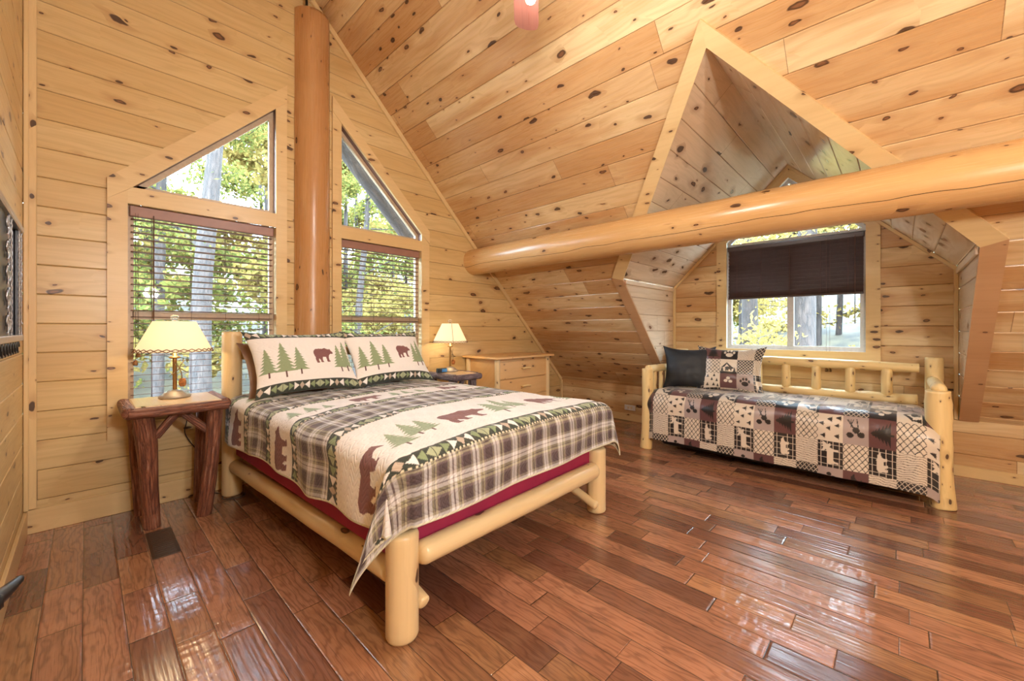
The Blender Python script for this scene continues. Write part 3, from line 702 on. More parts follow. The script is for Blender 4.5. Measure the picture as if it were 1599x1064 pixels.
def quilt_point(s, t):
    """cloth coordinates (m): s across (0..1.64 on top), t along (0 at head, 2.34 foot edge)"""
    e0, e1, f1 = .015, 1.625, 2.335; R = .07; zt = .775
    zc = .028*math.sin(PI*min(max(s/1.64, 0), 1))+.012*mnoise.noise(Vector((s*3, t*3, 0)))+.006*mnoise.noise(Vector((s*9, t*9, 4)))
    a = (e0-s) if s < e0 else ((s-e1) if s > e1 else 0); c = max(0, t-f1)
    side = -1 if s < (e0+e1)/2 else 1
    cs = min(max(s, e0), e1); ct = min(t, f1)
    d = math.hypot(a, c)
    if d < 1e-6: return Bp(s, t, zt+zc)
    q = R*PI/2
    ease = min(1, (min(cs-e0, e1-cs, f1-ct)+.1)/.2) if False else 1
    if d < q: h = R*math.sin(d/R); dz = R*(1-math.cos(d/R))
    else: h = R; dz = R+(d-q)
    ph = math.atan2(c, a); k = d/.36
    cor = math.sin(2*ph)
    w_ = mnoise.noise(Vector((s*2.3+5, t*2.3, 1.5)))
    if cor < .02: h += .012*k*(1+1.6*w_)
    h += .010*math.sin(t*14+s*9)*min(1, k)*(1-cor)
    hu, hv = h*math.cos(ph), h*math.sin(ph)
    if side < 0: hu += cor*.07*k+.03*k*cor*math.sin(3*ph); hv -= cor*.13*k; dz *= 1+.26*cor*min(1, k)
    elif c > 0: hu += cor*.06*k; hv += cor*.04*k; dz *= (1-.12*cor)
    return Bp(cs+side*hu, ct+hv, max(zt-dz+zc*(1-min(1, k)), .14))
def bed_quilt():
    s0, s1, t0, t1 = -.338, 1.98, .10, 2.648; ns, nt = 600, 640
    ss = np.linspace(s0, s1, ns); tt = np.linspace(t0, t1, nt)
    mb = MB(); V = []
    SS, TT = np.meshgrid(ss, tt)
    hem = .0
    for j in range(nt):
        t = tt[j]
        for i in range(ns):
            s = ss[i]
            if s < .015 and t < 2.3:  # scalloped hem: shorten the drape a little
                s_ = .015-(.015-s)*(1+.035*math.sin(t*5.3)+.02*math.sin(t*13))
            else: s_ = s
            V.append(quilt_point(s_, t))
    F = [[j*ns+i, j*ns+i+1, (j+1)*ns+i+1, (j+1)*ns+i] for j in range(nt-1) for i in range(ns-1)]
    F = [f[::-1] for f in F]
    UV = [[(ss[k % ns], tt[k // ns]) for k in f] for f in F]
    mb.v = [tuple(v) for v in V]; mb.f = F; mb.uv = UV; mb.smooth = [True]*len(F)
    # --- pattern
    k = np.clip((.45-SS)/.6, 0, 1); T = TT*(1-(.085+.028*TT)*k*np.clip((2.45-TT)/.5, 0, 1))
    C = np.empty(SS.shape+(3,)); C[:] = WHITE
    X = SS
    bands = [('p', -.1, .16), ('b', .16, .23), ('w', .23, .50), ('b', .50, .57), ('p', .57, .85), ('b', .85, .92), ('w', .92, 1.19), ('b', 1.19, 1.26), ('p', 1.26, 1.58), ('b', 1.58, 1.665), ('W', 1.665, 2.30), ('b', 2.30, 2.395), ('p', 2.395, 3.)]
    for kd, a, b in bands:
        m = (T >= a) & (T < b)
        if kd == 'p': plaid(C, m, X, T, warm=.06 if a > 2 else 0.)
        elif kd == 'b':
            border(C, m, X+a, (T-(a+b)/2)/((b-a)/2))
            ck = (T > b-.010) & m; C[ck & (np.floor(X/.012).astype(int) % 2 == 0)] = (.72, .62, .45)
        else:
            big = kd == 'W'; hgt = .20 if big else .15; base = b-(.17 if big else .055)   # feet line
            for cc in ((-.13, .63, 1.39) if big else (-.20, .56, 1.32)):
                wb = hgt*.98
                bx = (X-(cc-wb*.83))/hgt*1.0; by = (base-T)/hgt
                C[m & inpoly(bx, by, BEAR)] = BRN
                for dx, th, dn in ((.255, 1.45, .02), (.385, 1.35, -.05), (.475, 1.1, -.04)) if big else ((.22, 1.05, 0), (.34, 1.2, 0), (.45, .95, 0)):
                    h2 = hgt*th; tx = (X-(cc+dx))/h2/.78; ty = (base+dn*1.-T)/h2
                    mt = m & tree(tx, ty, 7.)
                    tone = .85+.3*((X*170+T*90) % 1.)
                    C[mt] = (np.array((.30, .38, .24))*tone[..., None])[mt]
                    C[m & (np.abs(tx) < .035) & (ty > -.02) & (ty < .17)] = (.13, .06, .055)
    C *= (.97+.03*NS(X*3, T*3))[..., None]
    # binding along the edge
    ed = (SS < s0+.008) | (SS > s1-.008) | (TT > t1-.008); C[ed] = (.62, .60, .45)
    mb.col = np.clip(C, 0, 1).reshape(-1, 3)
    o = link('bed_quilt', mb, M['quilt'], None, tuple(Bp(.82, 1.16, 0)))
    sm = o.modifiers.new('thick', 'SOLIDIFY'); sm.thickness = .008; sm.offset = 1
    tag(o, 'white and plaid quilt with brown bears and green pine trees draped over the log bed', 'quilt')
bed_quilt()

# ------------------------------------------------------------------ pillows
def pillow(name, label, c, right, up, w, h, th, mat, colf=None, n=(150, 100), ears=.02, seed=0, group=None, flange=0.):
    c = Vector(c); right = Vector(right).normalized(); up = Vector(up); up = (up-right*up.dot(right)).normalized(); nn = right.cross(up).normalized()
    mb = MB(); ni, nj = n; V = []; UV = []
    for side in (1, -1):
        for j in range(nj):
            for i in range(ni):
                a = -1+2*i/(ni-1); b = -1+2*j/(nj-1)
                inn = 1+flange
                aa = min(1, abs(a)*inn); bb = min(1, abs(b)*inn)
                f = max(0, (1-aa**2.6))**.55*max(0, (1-bb**2.6))**.55
                x = a*w/2*(1-.05*(1-abs(a))*0-.045*(1-b*b)*abs(a)); y = b*h/2*(1-.06*(1-a*a)*abs(b))
                x *= 1+ears*abs(a*b)**3*4; y *= 1+ears*abs(a*b)**3*5
                z = th/2*f*(1+.10*mnoise.noise(Vector((a*2, b*2, seed+side)))+.05*mnoise.noise(Vector((a*5, b*5, seed+side*3))))
                wr_ = .006*mnoise.noise(Vector((a*4+seed, b*4, 2)))*(1-f)
                V.append(c+right*x+up*y+nn*(side*z+wr_+side*.002)); UV.append((a*w/2, b*h/2))
    N = ni*nj; F = []
    for j in range(nj-1):
        for i in range(ni-1):
            f = [j*ni+i, j*ni+i+1, (j+1)*ni+i+1, (j+1)*ni+i]; F.append(f); F.append([N+k for k in f[::-1]])
    rim = [i for i in range(ni)]+[(j*ni+ni-1) for j in range(1, nj)]+[((nj-1)*ni+i) for i in range(ni-2, -1, -1)]+[j*ni for j in range(nj-2, 0, -1)]
    for q in range(len(rim)):
        a_, b_ = rim[q], rim[(q+1) % len(rim)]; F.append([b_, a_, N+a_, N+b_])
    mb.v = [tuple(v) for v in V]; mb.f = F; mb.uv = [[UV[k] for k in f] for f in F]; mb.smooth = [True]*len(F)
    if colf:
        A = np.array(UV); mb.col = colf(A[:, 0]/(w/2), A[:, 1]/(h/2), w, h)
    o = link(name, mb, M[mat], None, tuple(c)); tag(o, label, 'pillow', group); return o
def sham_col(a, b, w, h):
    x = a*w/2+w/2; y = b*h/2+h/2; C = np.empty(x.shape+(3,)); C[:] = WHITE
    bw = .062
    for lo in (0, h-bw): border(C, (y >= lo) & (y < lo+bw), x, (y-lo-bw/2)/(bw/2), .038)
    base = .15; H_ = .135
    bx = (x-.41)/H_*1.42; by = (y-base-.05)/H_; C[inpoly(bx, by, BEAR)] = BRN
    for tx_, th in ((.07, .24), (.185, .30), (.29, .24), (.615, .25), (.68, .28)):
        h2 = th; tx = (x-tx_)/h2/.6; ty = (y-(base-.045+.01*(th*30 % 3)))/h2; m = tree(tx, ty, 8.) & (y < h-bw) & (y > bw)
        C[m] = (.27, .34, .19); C[(np.abs(tx) < .035) & (ty > -.02) & (ty < .16)] = (.13, .06, .055)
    return np.clip(C, 0, 1)
vec_up = (Bp(0, .33, 1.27)-Bp(0, .60, .86))
pillow('bed_pillow', 'left white bear-print pillow with dark diamond borders on the log bed', Bp(.385, .43, 1.045), bu, vec_up, .74, .52, .17, 'sham', sham_col, (260, 170), seed=1)
pillow('bed_pillow', 'right white bear-print pillow with dark diamond borders on the log bed', Bp(1.13, .43, 1.045), bu, vec_up, .74, .52, .17, 'sham', sham_col, (260, 170), seed=2)
pillow('bed_pillow', 'plain brown pillow behind the left bear-print pillow', Bp(.355, .25, .985), bu, vec_up, .66, .46, .15, 'browncloth', None, (60, 40), seed=3)
pillow('bed_pillow', 'plain brown pillow behind the right bear-print pillow', Bp(1.22, .27, 1.0), bu, vec_up, .68, .46, .15, 'browncloth', None, (60, 40), seed=4)

# ------------------------------------------------------------------ side tables and lamps
def side_table(label, x0, x1, y0, y1, zt, bark, legs, braces, seed):
    cx, cy = (x0+x1)/2, (y0+y1)/2
    r = thing('side_table', label, 'side table', (cx, cy, 0))
    link('table_top', box(MB(), (cx, cy, zt-.014), (x1-x0-.05, y1-y0-.05, .026), .006), M['tabletop'], r)
    zc = zt-.036
    for a, b, k in (((x0-.005, y0, zc), (x1+.01, y0, zc), 0), ((x0-.005, y1-.02, zc), (x1+.01, y1-.02, zc), 1)):
        link('edge_log', log(MB(), [a, b], .033, n=18, bump=.05, seed=seed+k, rnd=.12), M[bark], r)
    for a, b, k in (((x0, y0-.02, zc+.004), (x0, y1-.0, zc+.004), 2), ((x1, y0+.03, zc+.004), (x1, y1-.0, zc+.004), 3)):
        link('edge_log', log(MB(), [a, b], .036, n=18, bump=.05, seed=seed+k, rnd=.5), M[bark], r)
    for i, (p, rad) in enumerate(legs):
        link('leg', log(MB(), p, rad, n=22, bump=.06, seed=seed+5+i, rnd=.1, flute=.6), M[bark], r)
    for i, (a, b) in enumerate(braces):
        link('brace', log(MB(), [a, b], .026, n=16, bump=.05, seed=seed+15+i, rnd=.1), M[bark], r)
    return r
ZTB = .815; x0, x1, y0, y1 = .455, .955, -.60, -.07
tb = side_table('rustic side table with reddish bark legs left of the log bed', x0, x1, y0, y1, ZTB, 'bark',
    [([(.52, -.53, .76), (.545, -.50, .55), (.56, -.47, .3), (.575, -.455, 0)], [.052, .055, .047, .045]),
     ([(.90, -.53, .76), (.885, -.52, .45), (.87, -.50, .25), (.845, -.47, 0)], [.048, .043, .046, .042]),
     ([(.51, -.13, .76), (.52, -.14, .4), (.54, -.15, 0)], [.042, .040, .034]),
     ([(.90, -.13, .76), (.88, -.14, .4), (.87, -.14, 0)], [.042, .040, .036])],
    [((.585, -.50, .60), (.70, -.50, .755)), ((.86, -.51, .60), (.70, -.48, .765)), ((.53, -.17, .5), (.53, -.45, .74))], 50)
side_table('rustic side table with grey bark edge between the log bed and the dresser', 2.99, 3.34, -.58, -.07, ZTB, 'bluebark',
    [([(3.03, -.5, .76), (3.05, -.5, 0)], [.045, .04]), ([(3.30, -.5, .76), (3.29, -.5, 0)], [.045, .04]),
     ([(3.03, -.13, .76), (3.04, -.13, 0)], [.042, .038]), ([(3.30, -.13, .76), (3.29, -.13, 0)], [.042, .038])], [((3.07, -.5, .6), (3.17, -.5, .76))], 80)

def table_lamp(label, x, y, z, s, wr0, wr1, power, rot=0., seam=False):
    r = thing('table_lamp', label, 'lamp', (x, y, z))
    c = (x, y, z)
    link('base', lathe(MB(), c, [(0, 0), (.088, 0), (.092, .008), (.090, .016), (.072, .024), (.066, .034), (.040, .050), (.016, .058), (0, .058)], 36), M['pewter'], r)
    st = link('stem', log(MB(), [(x, y, z+.055), (x, y, z+.295*s)], .0125, n=16, bump=.06, seed=2, rnd=.1), M['brass'], r)
    link('collar', lathe(MB(), (x, y, z+.285*s), [(0, 0), (.028, 0), (.034, .006), (.030, .012), (.012, .016), (.012, .04), (0, .04)], 20), M['brass'], r)
    tw = MB(); R = Matrix.Rotation(rot, 3, 'Z')
    def q(a, b, h): v = R @ Vector((a, b, 0)); return (x+v.x, y+v.y, z+h)
    for p in ([q(-.012, -.014, .25), q(.02, -.02, .21), q(.065, -.025, .175)], [q(.03, -.02, .235), q(.012, -.02, .2), q(-.03, -.022, .165)], [q(.02, -.02, .22), q(.04, -.02, .25), q(.05, -.02, .262)], [q(.02, -.02, .21), q(.03, -.024, .17), q(.032, -.026, .135)]):
        tube(tw, p, .0034, 6)
    link('twig', tw, M['twig'], r)
    cm = MB(); cc = q(.034, -.028, .105)
    for i in range(9):
        h = -.024+.006*i; rr_ = .022*math.sqrt(max(0.05, 1-(h/.029)**2))
        for j in range(8):
            th = 2*PI*(j+.5*(i % 2))/8
            d = Vector((math.cos(th), math.sin(th), .35)).normalized(); p = Vector(cc)+Vector((math.cos(th)*rr_*.7, math.sin(th)*rr_*.7, h))
            lathe(cm, p, [(0, -.002), (.006, 0), (.005, .006), (0, .008)], 6, d)
    link('pine_cone', cm, M['cone'], r)
    zb, zt_ = z+.335*s, z+.555*s
    sm = MB(); n = 64; lathe(sm, (x, y, 0), [(wr0, zb), (wr0*.5+wr1*.5, (zb+zt_)/2), (wr1, zt_)], n); lathe(sm, (x, y, 0), [(wr1-.003, zt_), (wr0-.003, zb)], n)
    sh = link('lamp_shade', sm, M['shade'], r)
    lm = MB(); ns_ = 30
    for i in range(ns_):
        a0_ = 2*PI*i/ns_; a1_ = 2*PI*(i+1)/ns_; k = .022; rk = wr0+(wr1-wr0)*k/(zt_-zb)+.001
        P0 = lambda a_, R_, h: (x+math.cos(a_)*(R_+.003), y+math.sin(a_)*(R_+.003), zb+h)
        tube(lm, [P0(a0_, wr0, .0), P0(a1_, rk, k)], .0030, 5); tube(lm, [P0(a1_, wr0, .0), P0(a0_, rk, k)], .0030, 5)
    link('lacing', lm, M['lace'], sh)
    if seam:
        sa = -2.05; em = MB(); tube(em, [(x+math.cos(sa)*(wr0+.002), y+math.sin(sa)*(wr0+.002), zb), (x+math.cos(sa)*(wr1+.002), y+math.sin(sa)*(wr1+.002), zt_)], .0025, 5)
        link('seam', em, M['lace'], sh)
    link('finial', lathe(MB(), (x, y, zt_-.004), [(0, 0), (.008, 0), (.008, .012), (.022, .02), (.027, .032), (.022, .045), (.008, .052), (0, .052)], 12), M['crystal'], r)
    link('bulb', lathe(MB(), (x, y, z+.36*s), [(0, 0), (.014, 0), (.016, .02), (.030, .055), (.026, .08), (0, .092)], 16), M['bulb'], r)
    plight('lamp_bulb_light', (x, y, z+.40*s), power, (1., .74, .42), .035)
    return r
table_lamp('lit table lamp with laced cream shade on the bark side table left of the bed', .712, -.255, ZTB, .98, .222, .122, 6.5, .3)
table_lamp('lit table lamp with laced cream shade on the side table beside the dresser', 3.20, -.22, ZTB, 1.0, .20, .095, 7, .6, True)
# black cord of the left lamp hanging to the floor
mb = MB(); tube(mb, [(.74, -.09, .80), (.80, -.035, .72), (.81, -.03, .60), (.80, -.03, .5), (.87, -.03, .36), (.93, -.035, .26), (.95, -.04, .12), (.97, -.06, .012), (1.06, -.18, .006), (1.14, -.25, .006), (1.10, -.32, .006), (1.0, -.28, .006), (1.02, -.2, .008), (1.12, -.22, .008)], .0035, 6)
tag(link('power_cord', mb, M['black'], None, (.8, -.05, 0)), 'black lamp cord hanging behind the bark side table to the floor', 'cord')
# alarm clock
ck = thing('alarm_clock', 'small black digital clock on the side table beside the dresser', 'clock', (3.035, -.28, ZTB))
link('case', box(MB(), (3.035, -.28, ZTB+.027), (.125, .05, .052), .008), M['black'], ck)
link('display', box(MB(), (3.055, -.3065, ZTB+.028), (.07, .003, .034), .001), M['clockface'], ck)

# ------------------------------------------------------------------ dresser
dx0, dx1, dy0, dzt = 3.60, 4.56, -.59, .975
dr = thing('dresser', 'pale pine dresser with log corner posts and twig handles against the gable wall', 'dresser', ((dx0+dx1)/2, dy0/2, 0))
cx = (dx0+dx1)/2; cy = (dy0-.05)/2
link('top', box(MB(), (cx, cy-.01, dzt-.014), (dx1-dx0+.10, -dy0+.06, .028), .006), M['dresser'], dr)
mb = MB(); box(mb, (cx, cy+.015, .5), (dx1-dx0-.04, -dy0-.08, .89), .004); link('carcass', mb, M['dresser'], dr)
for px in (dx0+.015, dx1-.015):
    for py in (dy0+.01, -.06): link('corner_post', log(MB(), [(px, py, 0), (px, py, dzt-.03)], .033, n=18, seed=int(px*10+py*3), bump=.02, rnd=.1), M['log'], dr)
for k in range(4):
    z1 = dzt-.06-k*.222; z0 = z1-.212
    d = link('drawer', box(MB(), (cx, dy0+.012, (z0+z1)/2), (dx1-dx0-.085, .024, z1-z0), .005), M['dresser'], dr)
    hm = MB(); zc = (z0+z1)/2+.01; log(hm, [(cx-.075, dy0-.04, zc), (cx, dy0-.046, zc+.006), (cx+.075, dy0-.04, zc)], .014, n=12, seed=90+k, rnd=.5)
    for q in (-.05, .05): tube(hm, [(cx+q, dy0+.005, zc), (cx+q, dy0-.04, zc)], .008, 8)
    link('handle', hm, M['rustic'], d)

# ------------------------------------------------------------------ daybed
DX0, DX1 = 4.53, 5.40; DY0, DY1 = -2.00, -4.22
db = thing('daybed', 'rustic peeled cedar log daybed standing in the dormer under the window', 'daybed', (4.97, -3.1, 0))
link('post', log(MB(), [(4.53, -1.985, 0), (4.545, -2.00, .4), (4.56, -1.99, .87)], [.064, .062, .060], n=24, seed=61, bump=.04, rnd=.08, flute=.8), M['rustic'], db)
link('post', log(MB(), [(4.60, -4.235, 0), (4.60, -4.215, .35), (4.57, -4.205, .855)], [.073, .071, .066], n=30, seed=66, bump=.05, rnd=.1, flute=1.3), M['rustic'], db)
link('post', log(MB(), [(5.43, -4.225, 0), (5.43, -4.225, 1.055)], [.066, .060], n=26, seed=63, bump=.04, rnd=.12, flute=.7), M['rustic'], db)
link('post', log(MB(), [(5.43, -2.03, 0), (5.43, -2.03, 1.06)], [.075, .07], n=24, seed=64, bump=.04, rnd=.12, flute=.7), M['rustic'], db)
for y, s_ in ((-1.99, 70), (-4.215, 72)):
    link('arm_rail', log(MB(), [(4.56, y, .865), (5.40, y, .85)], .042, n=20, seed=s_, bump=.04, rnd=.5), M['rustic'], db)
    link('arm_rail', log(MB(), [(4.62, y, .38), (5.38, y, .38)], .045, n=18, seed=s_+1, bump=.04), M['rustic'], db)
    for k in range(4): link('spindle', log(MB(), [(4.73+.17*k, y, .38), (4.73+.17*k, y, .85)], .024, n=12, seed=s_+5+k, bump=.05), M['rustic'], db)
link('back_rail', log(MB(), [(5.42, -4.13, .955), (5.41, -3.4, .962), (5.41, -2.6, .965), (5.42, -2.08, .965)], [.040, .048, .046, .05], n=22, seed=77, bump=.05, rnd=.1, flute=.6), M['rustic'], db)
link('back_rail', log(MB(), [(5.41, -4.12, .665), (5.40, -3.4, .66), (5.40, -2.6, .665), (5.41, -2.08, .665)], [.052, .05, .046, .05], n=22, seed=78, bump=.05, rnd=.1, flute=.6), M['rustic'], db)
for k, y in enumerate((-2.35, -2.61, -2.87, -3.131, -3.39, -3.656, -3.918)):
    link('spindle', log(MB(), [(5.40, y, .69), (5.40, y, .94)], .040, n=16, seed=80+k, bump=.05, rnd=.4), M['rustic'], db)
link('front_rail', log(MB(), [(4.58, -2.05, .30), (4.60, -4.14, .30)], .05, n=18, seed=90), M['rustic'], db)
link('side_slat', log(MB(), [(5.40, -2.1, .30), (5.40, -4.14, .30)], .05, n=18, seed=91), M['rustic'], db)
mb = MB(); box(mb, (4.97, -3.11, .50), (.78, 2.05, .24), .07); link('mattress', mb, M['blackcloth'], db)
mb = MB(); box(mb, (4.97, -3.10, .155), (.78, 2.02, .20), .05)
tag(link('trundle_bed', mb, M['blackcloth'], None, (4.97, -3.1, 0)), 'black covered trundle mattress low under the daybed quilt', 'trundle bed')

DKC = (.018, .013, .012); CRM = (.64, .54, .42); GRY = (.36, .28, .25); MAR = (.115, .048, .045)
def patch(C, m, kind, x, y, seed=0):
    """x,y in -0.5..0.5 inside the square, y up"""
    def put(mm, c): C[m & mm] = c
    ln = lambda v, p, w_: np.abs(((v/p) % 1.)-.5) < w_
    if kind == 'M': C[m] = MAR; put(tree((x*1.0), (y+.42)/.86, 6.), DKC)                                   # tree on maroon
    elif kind == 'P':
        C[m] = CRM; put(ln(x+y, .25, .13) & ln(x+y+.03, .125, .3), DKC); put(ln(x-y, .25, .13) & ln(x-y+.03, .125, .3), DKC); put(ln(x+y, .25, .10) & ln(x-y, .25, .10), DKC)
    elif kind == 'T':
        C[m] = CRM
        for px, py in ((-.3, .28), (.12, .34), (-.02, .06), (.3, .0), (-.28, -.28), (.1, -.3), (.36, -.36)): put(tree((x-px)/.24, (y-py+.1)/.24, 4.), DKC)
    elif kind == 'C':
        C[m] = GRY
        for px, py in ((-.16, .22), (-.12, -.2), (.02, -.02)): put(((x-px)/.10)**2+((y-py)/.14)**2 < 1-.25*np.sin(x*90)*np.sin(y*90), DKC)
        put((np.abs(y-.1-(x-.1)*.9) < .022) & (x > -.1) & (x < .36), DKC); put((np.abs(y+.1-(x-.1)*.2) < .02) & (x > 0) & (x < .4), DKC)
        for q in (-.4, .2, .8): put((np.abs(y-.15-(x-.2)*q) < .014) & (x > .1) & (x < .38), DKC)
    elif kind in 'BE':
        C[m] = DKC; put(ln(x, .25, .05) | ln(y, .25, .05), CRM)
        if kind == 'B': put(inpoly((x+.36)/.43, (y+.2)/.43, BEAR), CRM)
        else: put(inpoly((x+.42)/.85, (y+.34)/.72, MOOSE), CRM)
    elif kind == 'W':
        C[m] = CRM; put((np.sin(x*75+2.0*np.sin(y*5+seed)+1.5*np.sin(y*13+x*8)) > .72), (.16, .12, .09))
    elif kind == 'X':
        C[m] = DKC; put(ln(x+y, .2, .08) | ln(x-y, .2, .08), CRM)
    elif kind == 'A': C[m] = GRY; put(paw(x*1.1, y*1.1), DKC)
    elif kind == 'R': C[m] = MAR; put(inpoly((x+.42)/.5, (y+.25)/.5, BEAR), DKC)
    elif kind == 'N':
        C[m] = CRM; put((y < .28-np.abs(x+.1)*1.0) & (y > .16-np.abs(x+.1)*1.35) & (y > -.05), DKC); put(inpoly((x+.2)/.32, (y+.32)/.32, BEAR), DKC); put(tree((x+.38)/.25, (y+.4)/.4, 4.), DKC); put(tree((x-.36)/.25, (y+.4)/.35, 4.), DKC); put(y < -.36, DKC)
    elif kind == 'K': C[m] = DKC; put(paw(x, y), CRM)
    elif kind == 'F':
        C[m] = MAR
        for px, py in ((-.14, .0), (.14, -.03), (0, .18)): put(((x-px)/.12)**2+((y-py)/.10)**2 < 1, CRM)
    C_ = None
ROWS = ['KNFX', 'MPTC', 'BWEP', 'WXAR', 'NTKP', 'FWXM', 'AEPN', 'TCWB']
def patchwork(u, v, su=.157, sv=.205, rows=ROWS, cu=0, r0=0, turn=False):
    C = np.empty(u.shape+(3,)); C[:] = CRM
    ci = np.floor(u/su).astype(int); rj = np.floor(v/sv).astype(int)
    X = (u/su) % 1.-.5; Y = .5-((v/sv) % 1.)
    if turn: X, Y = Y, -X
    for j in np.unique(rj):
        row = rows[(j+r0) % len(rows)]
        for i in np.unique(ci):
            m = (ci == i) & (rj == j)
            if m.any(): patch(C, m, row[(i+cu) % 4], X, Y, i*3+j)
    return C
def daybed_quilt():
    # a: along the bed from the left end; c: from the back over the front edge and down
    LA = 2.12; ya = -2.05; zt = .640; xb = 5.36; xf = 4.48; top = xb-xf; R = .15
    na, nc = 560, 380; aa = np.linspace(-.06, LA+.04, na); cc = np.linspace(0, top+.455, nc)
    V = []
    for c in cc:
        for a in aa:
            end = max(0, a-(LA-.07))
            q = R*PI/2; d = c-(top-R)
            zz = 0.
            if d <= 0: x = xb-c; z = zt
            elif d < q: x = xf+R-R*math.sin(d/R); z = zt-R*(1-math.cos(d/R))
            else: x = xf; z = zt-R-(d-q)
            k = min(1, max(0, d)/.3); y = ya-a
            bump_ = .012*mnoise.noise(Vector((a*4, c*4, 0)))+.006*mnoise.noise(Vector((a*11, c*9, 3)))
            if d <= 0: z += bump_-.02*max(0, 1-c/.25)
            else: x -= .03*k*(1-k*.6)+bump_*.8+.012*k*math.sin(a*9+1.2*math.sin(a*4)); z += bump_*(1-k)
            # both ends tuck down round the mattress
            for e_, sg in ((.06-a if a < .06 else 0, 1), (end, -1)):
                if e_ > 0: z -= 2.2*e_*e_/.12*(.5 if d <= 0 else .25); x += e_*.5*k
            hem_ = .035*(a/LA-.5)
            V.append((x, y, max(z-hem_*k, .06)))
    F = [[j*na+i, (j+1)*na+i, (j+1)*na+i+1, j*na+i+1] for j in range(nc-1) for i in range(na-1)]
    F = [f[::-1] for f in F]
    AA, CC = np.meshgrid(aa, cc)
    mb = MB(); mb.v = V; mb.f = F; mb.smooth = [True]*len(F); mb.uv = [[(aa[k % na], cc[k // na]) for k in f] for f in F]
    edge1 = (top-R)+R*PI/2                         # start of vertical fall: z = zt-R
    v = (CC-edge1)+(zt-R-.645)+.41-0.0             # row 0/1 boundary near z=.645
    v = CC-(top-R)-R*.75                   # 0 at z=.645
    C = patchwork(AA+.157*1.65, v, .157, .212, ROWS, 3, 1, True)
    mb.col = np.clip(C, 0, 1).reshape(-1, 3)
    o = link('daybed_quilt', mb, M['comforter'], None, (4.97, -3.1, 0)); sm = o.modifiers.new('thick', 'SOLIDIFY'); sm.thickness = .012; sm.offset = -1
    tag(o, 'patchwork comforter of bear, moose, tree and plaid squares covering the daybed', 'comforter')
daybed_quilt()
def pp_col(a, b, w, h):
    u = a*w/2+w/2; v = h/2-b*h/2
    return np.clip(patchwork(u+.157*.6, v+.03, .157, .157, ['MKWX', 'PNXW', 'TFAE', 'EWPC'], 3, 0), 0, 1)
pillow('daybed_pillow', 'black pillow leaning at the left end of the daybed', (4.98, -2.28, .865), (.35, -1, 0), (.22, .06, 1), .50, .44, .17, 'blackcloth', None, (60, 50), seed=5, ears=.03)
pillow('daybed_pillow', 'patchwork bear and paw print pillow leaning on the daybed back', (5.06, -2.68, .865), (.12, -1, 0), (.28, 0, 1), .60, .46, .16, 'comforter', pp_col, (240, 180), seed=6, ears=.03)
pillow('daybed_pillow', 'dark teal pillow behind the patchwork daybed pillow', (5.25, -2.62, .86), (.05, -1, 0), (.15, 0, 1), .56, .44, .12, 'tealcloth', None, (50, 40), seed=7)

# ------------------------------------------------------------------ small things
def plate(name, label, c, us, n, w_, h_, mat='plate'):
    us = Vector(us); n = Vector(n); up = Vector((0, 0, 1)); c = Vector(c)
    r = thing(name, label, 'electrical outlet', tuple(c))
    link('cover_plate', box(MB(), c+n*.004, (w_, .008, h_), .002, (us, n, up)), M[mat], r)
    sm = MB()
    for q in (-.022, .022):
        d = us*q if w_ > h_ else up*q
        box(sm, c+n*.009+d, ((.03 if w_ > h_ else .034), .003, .034 if w_ > h_ else .03), .001, (us, n, up))
    link('socket', sm, M['cream'], r)
plate('wall_outlet', 'white outlet plate low on the knee wall left of the daybed', (W-.018, -1.225, .19), (0, 1, 0), (-1, 0, 0), .165, .075)
plate('wall_outlet', 'cream outlet plate on the gable wall beside the left bed post', (.955, -.0, .235), (1, 0, 0), (0, -1, 0), .075, .12, 'cream')
plate('wall_outlet', 'white plate low on the left wall beneath the ornate mirror', (.002, -1.43, .585), (0, 1, 0), (1, 0, 0), .075, .12)
vr = thing('floor_vent', 'dark brown floor register in front of the bark side table', 'floor vent', (.594, -.755, 0))
link('frame', box(MB(), (.594, -.755, .002), (.127, .425, .006), .002), M['ventm'], vr)
sm = MB()
for k in range(14): box(sm, (.594, -.755-.18+.0277*k, .0058), (.095, .010, .003), .001)
link('louvres', sm, M['ventm'], vr)

# ornate mirror on the left wall: mirror glass, twisted rods, black scrollwork
mr = thing('wall_mirror', 'ornate black iron scrollwork mirror hanging on the left wall', 'mirror', (.03, -1.2, 1.25))
ya, yb, za, zb = -.76, -1.75, 1.27, 1.80
link('mirror_glass', box(MB(), (.022, (ya+yb)/2, (za+zb)/2), (.008, ya-yb, zb-za), .002), M['mirror'], mr)
link('back_frame', box(MB(), (.014, (ya+yb)/2, (za+zb)/2), (.012, ya-yb+.05, zb-za+.06), .003), M['iron'], mr)
link('side_bar', box(MB(), (.034, -.80, (za+zb)/2), (.016, .05, zb-za), .003), M['iron'], mr)
link('top_bar', box(MB(), (.036, (ya+yb)/2, zb+.012), (.03, ya-yb+.06, .03), .004), M['silver'], mr)
link('bottom_bar', box(MB(), (.036, (ya+yb)/2, za-.012), (.03, ya-yb+.03, .03), .004), M['silver'], mr)
for y in (-.735, -.83, -1.14):
    tw = MB()
    for ph in (0, PI):
        tube(tw, [(.042+.0022*math.cos(ph+k*.9), y+.0022*math.sin(ph+k*.9), za+(zb-za)*k/60) for k in range(61)], .0018, 5)
    link('twisted_rod', tw, M['silver'], mr)
sc = MB(); box(sc, (.030, -1.32, (za+zb)/2), (.008, .34, zb-za), .002); link('dark_panel', sc, M['iron'], mr)
sc = MB()
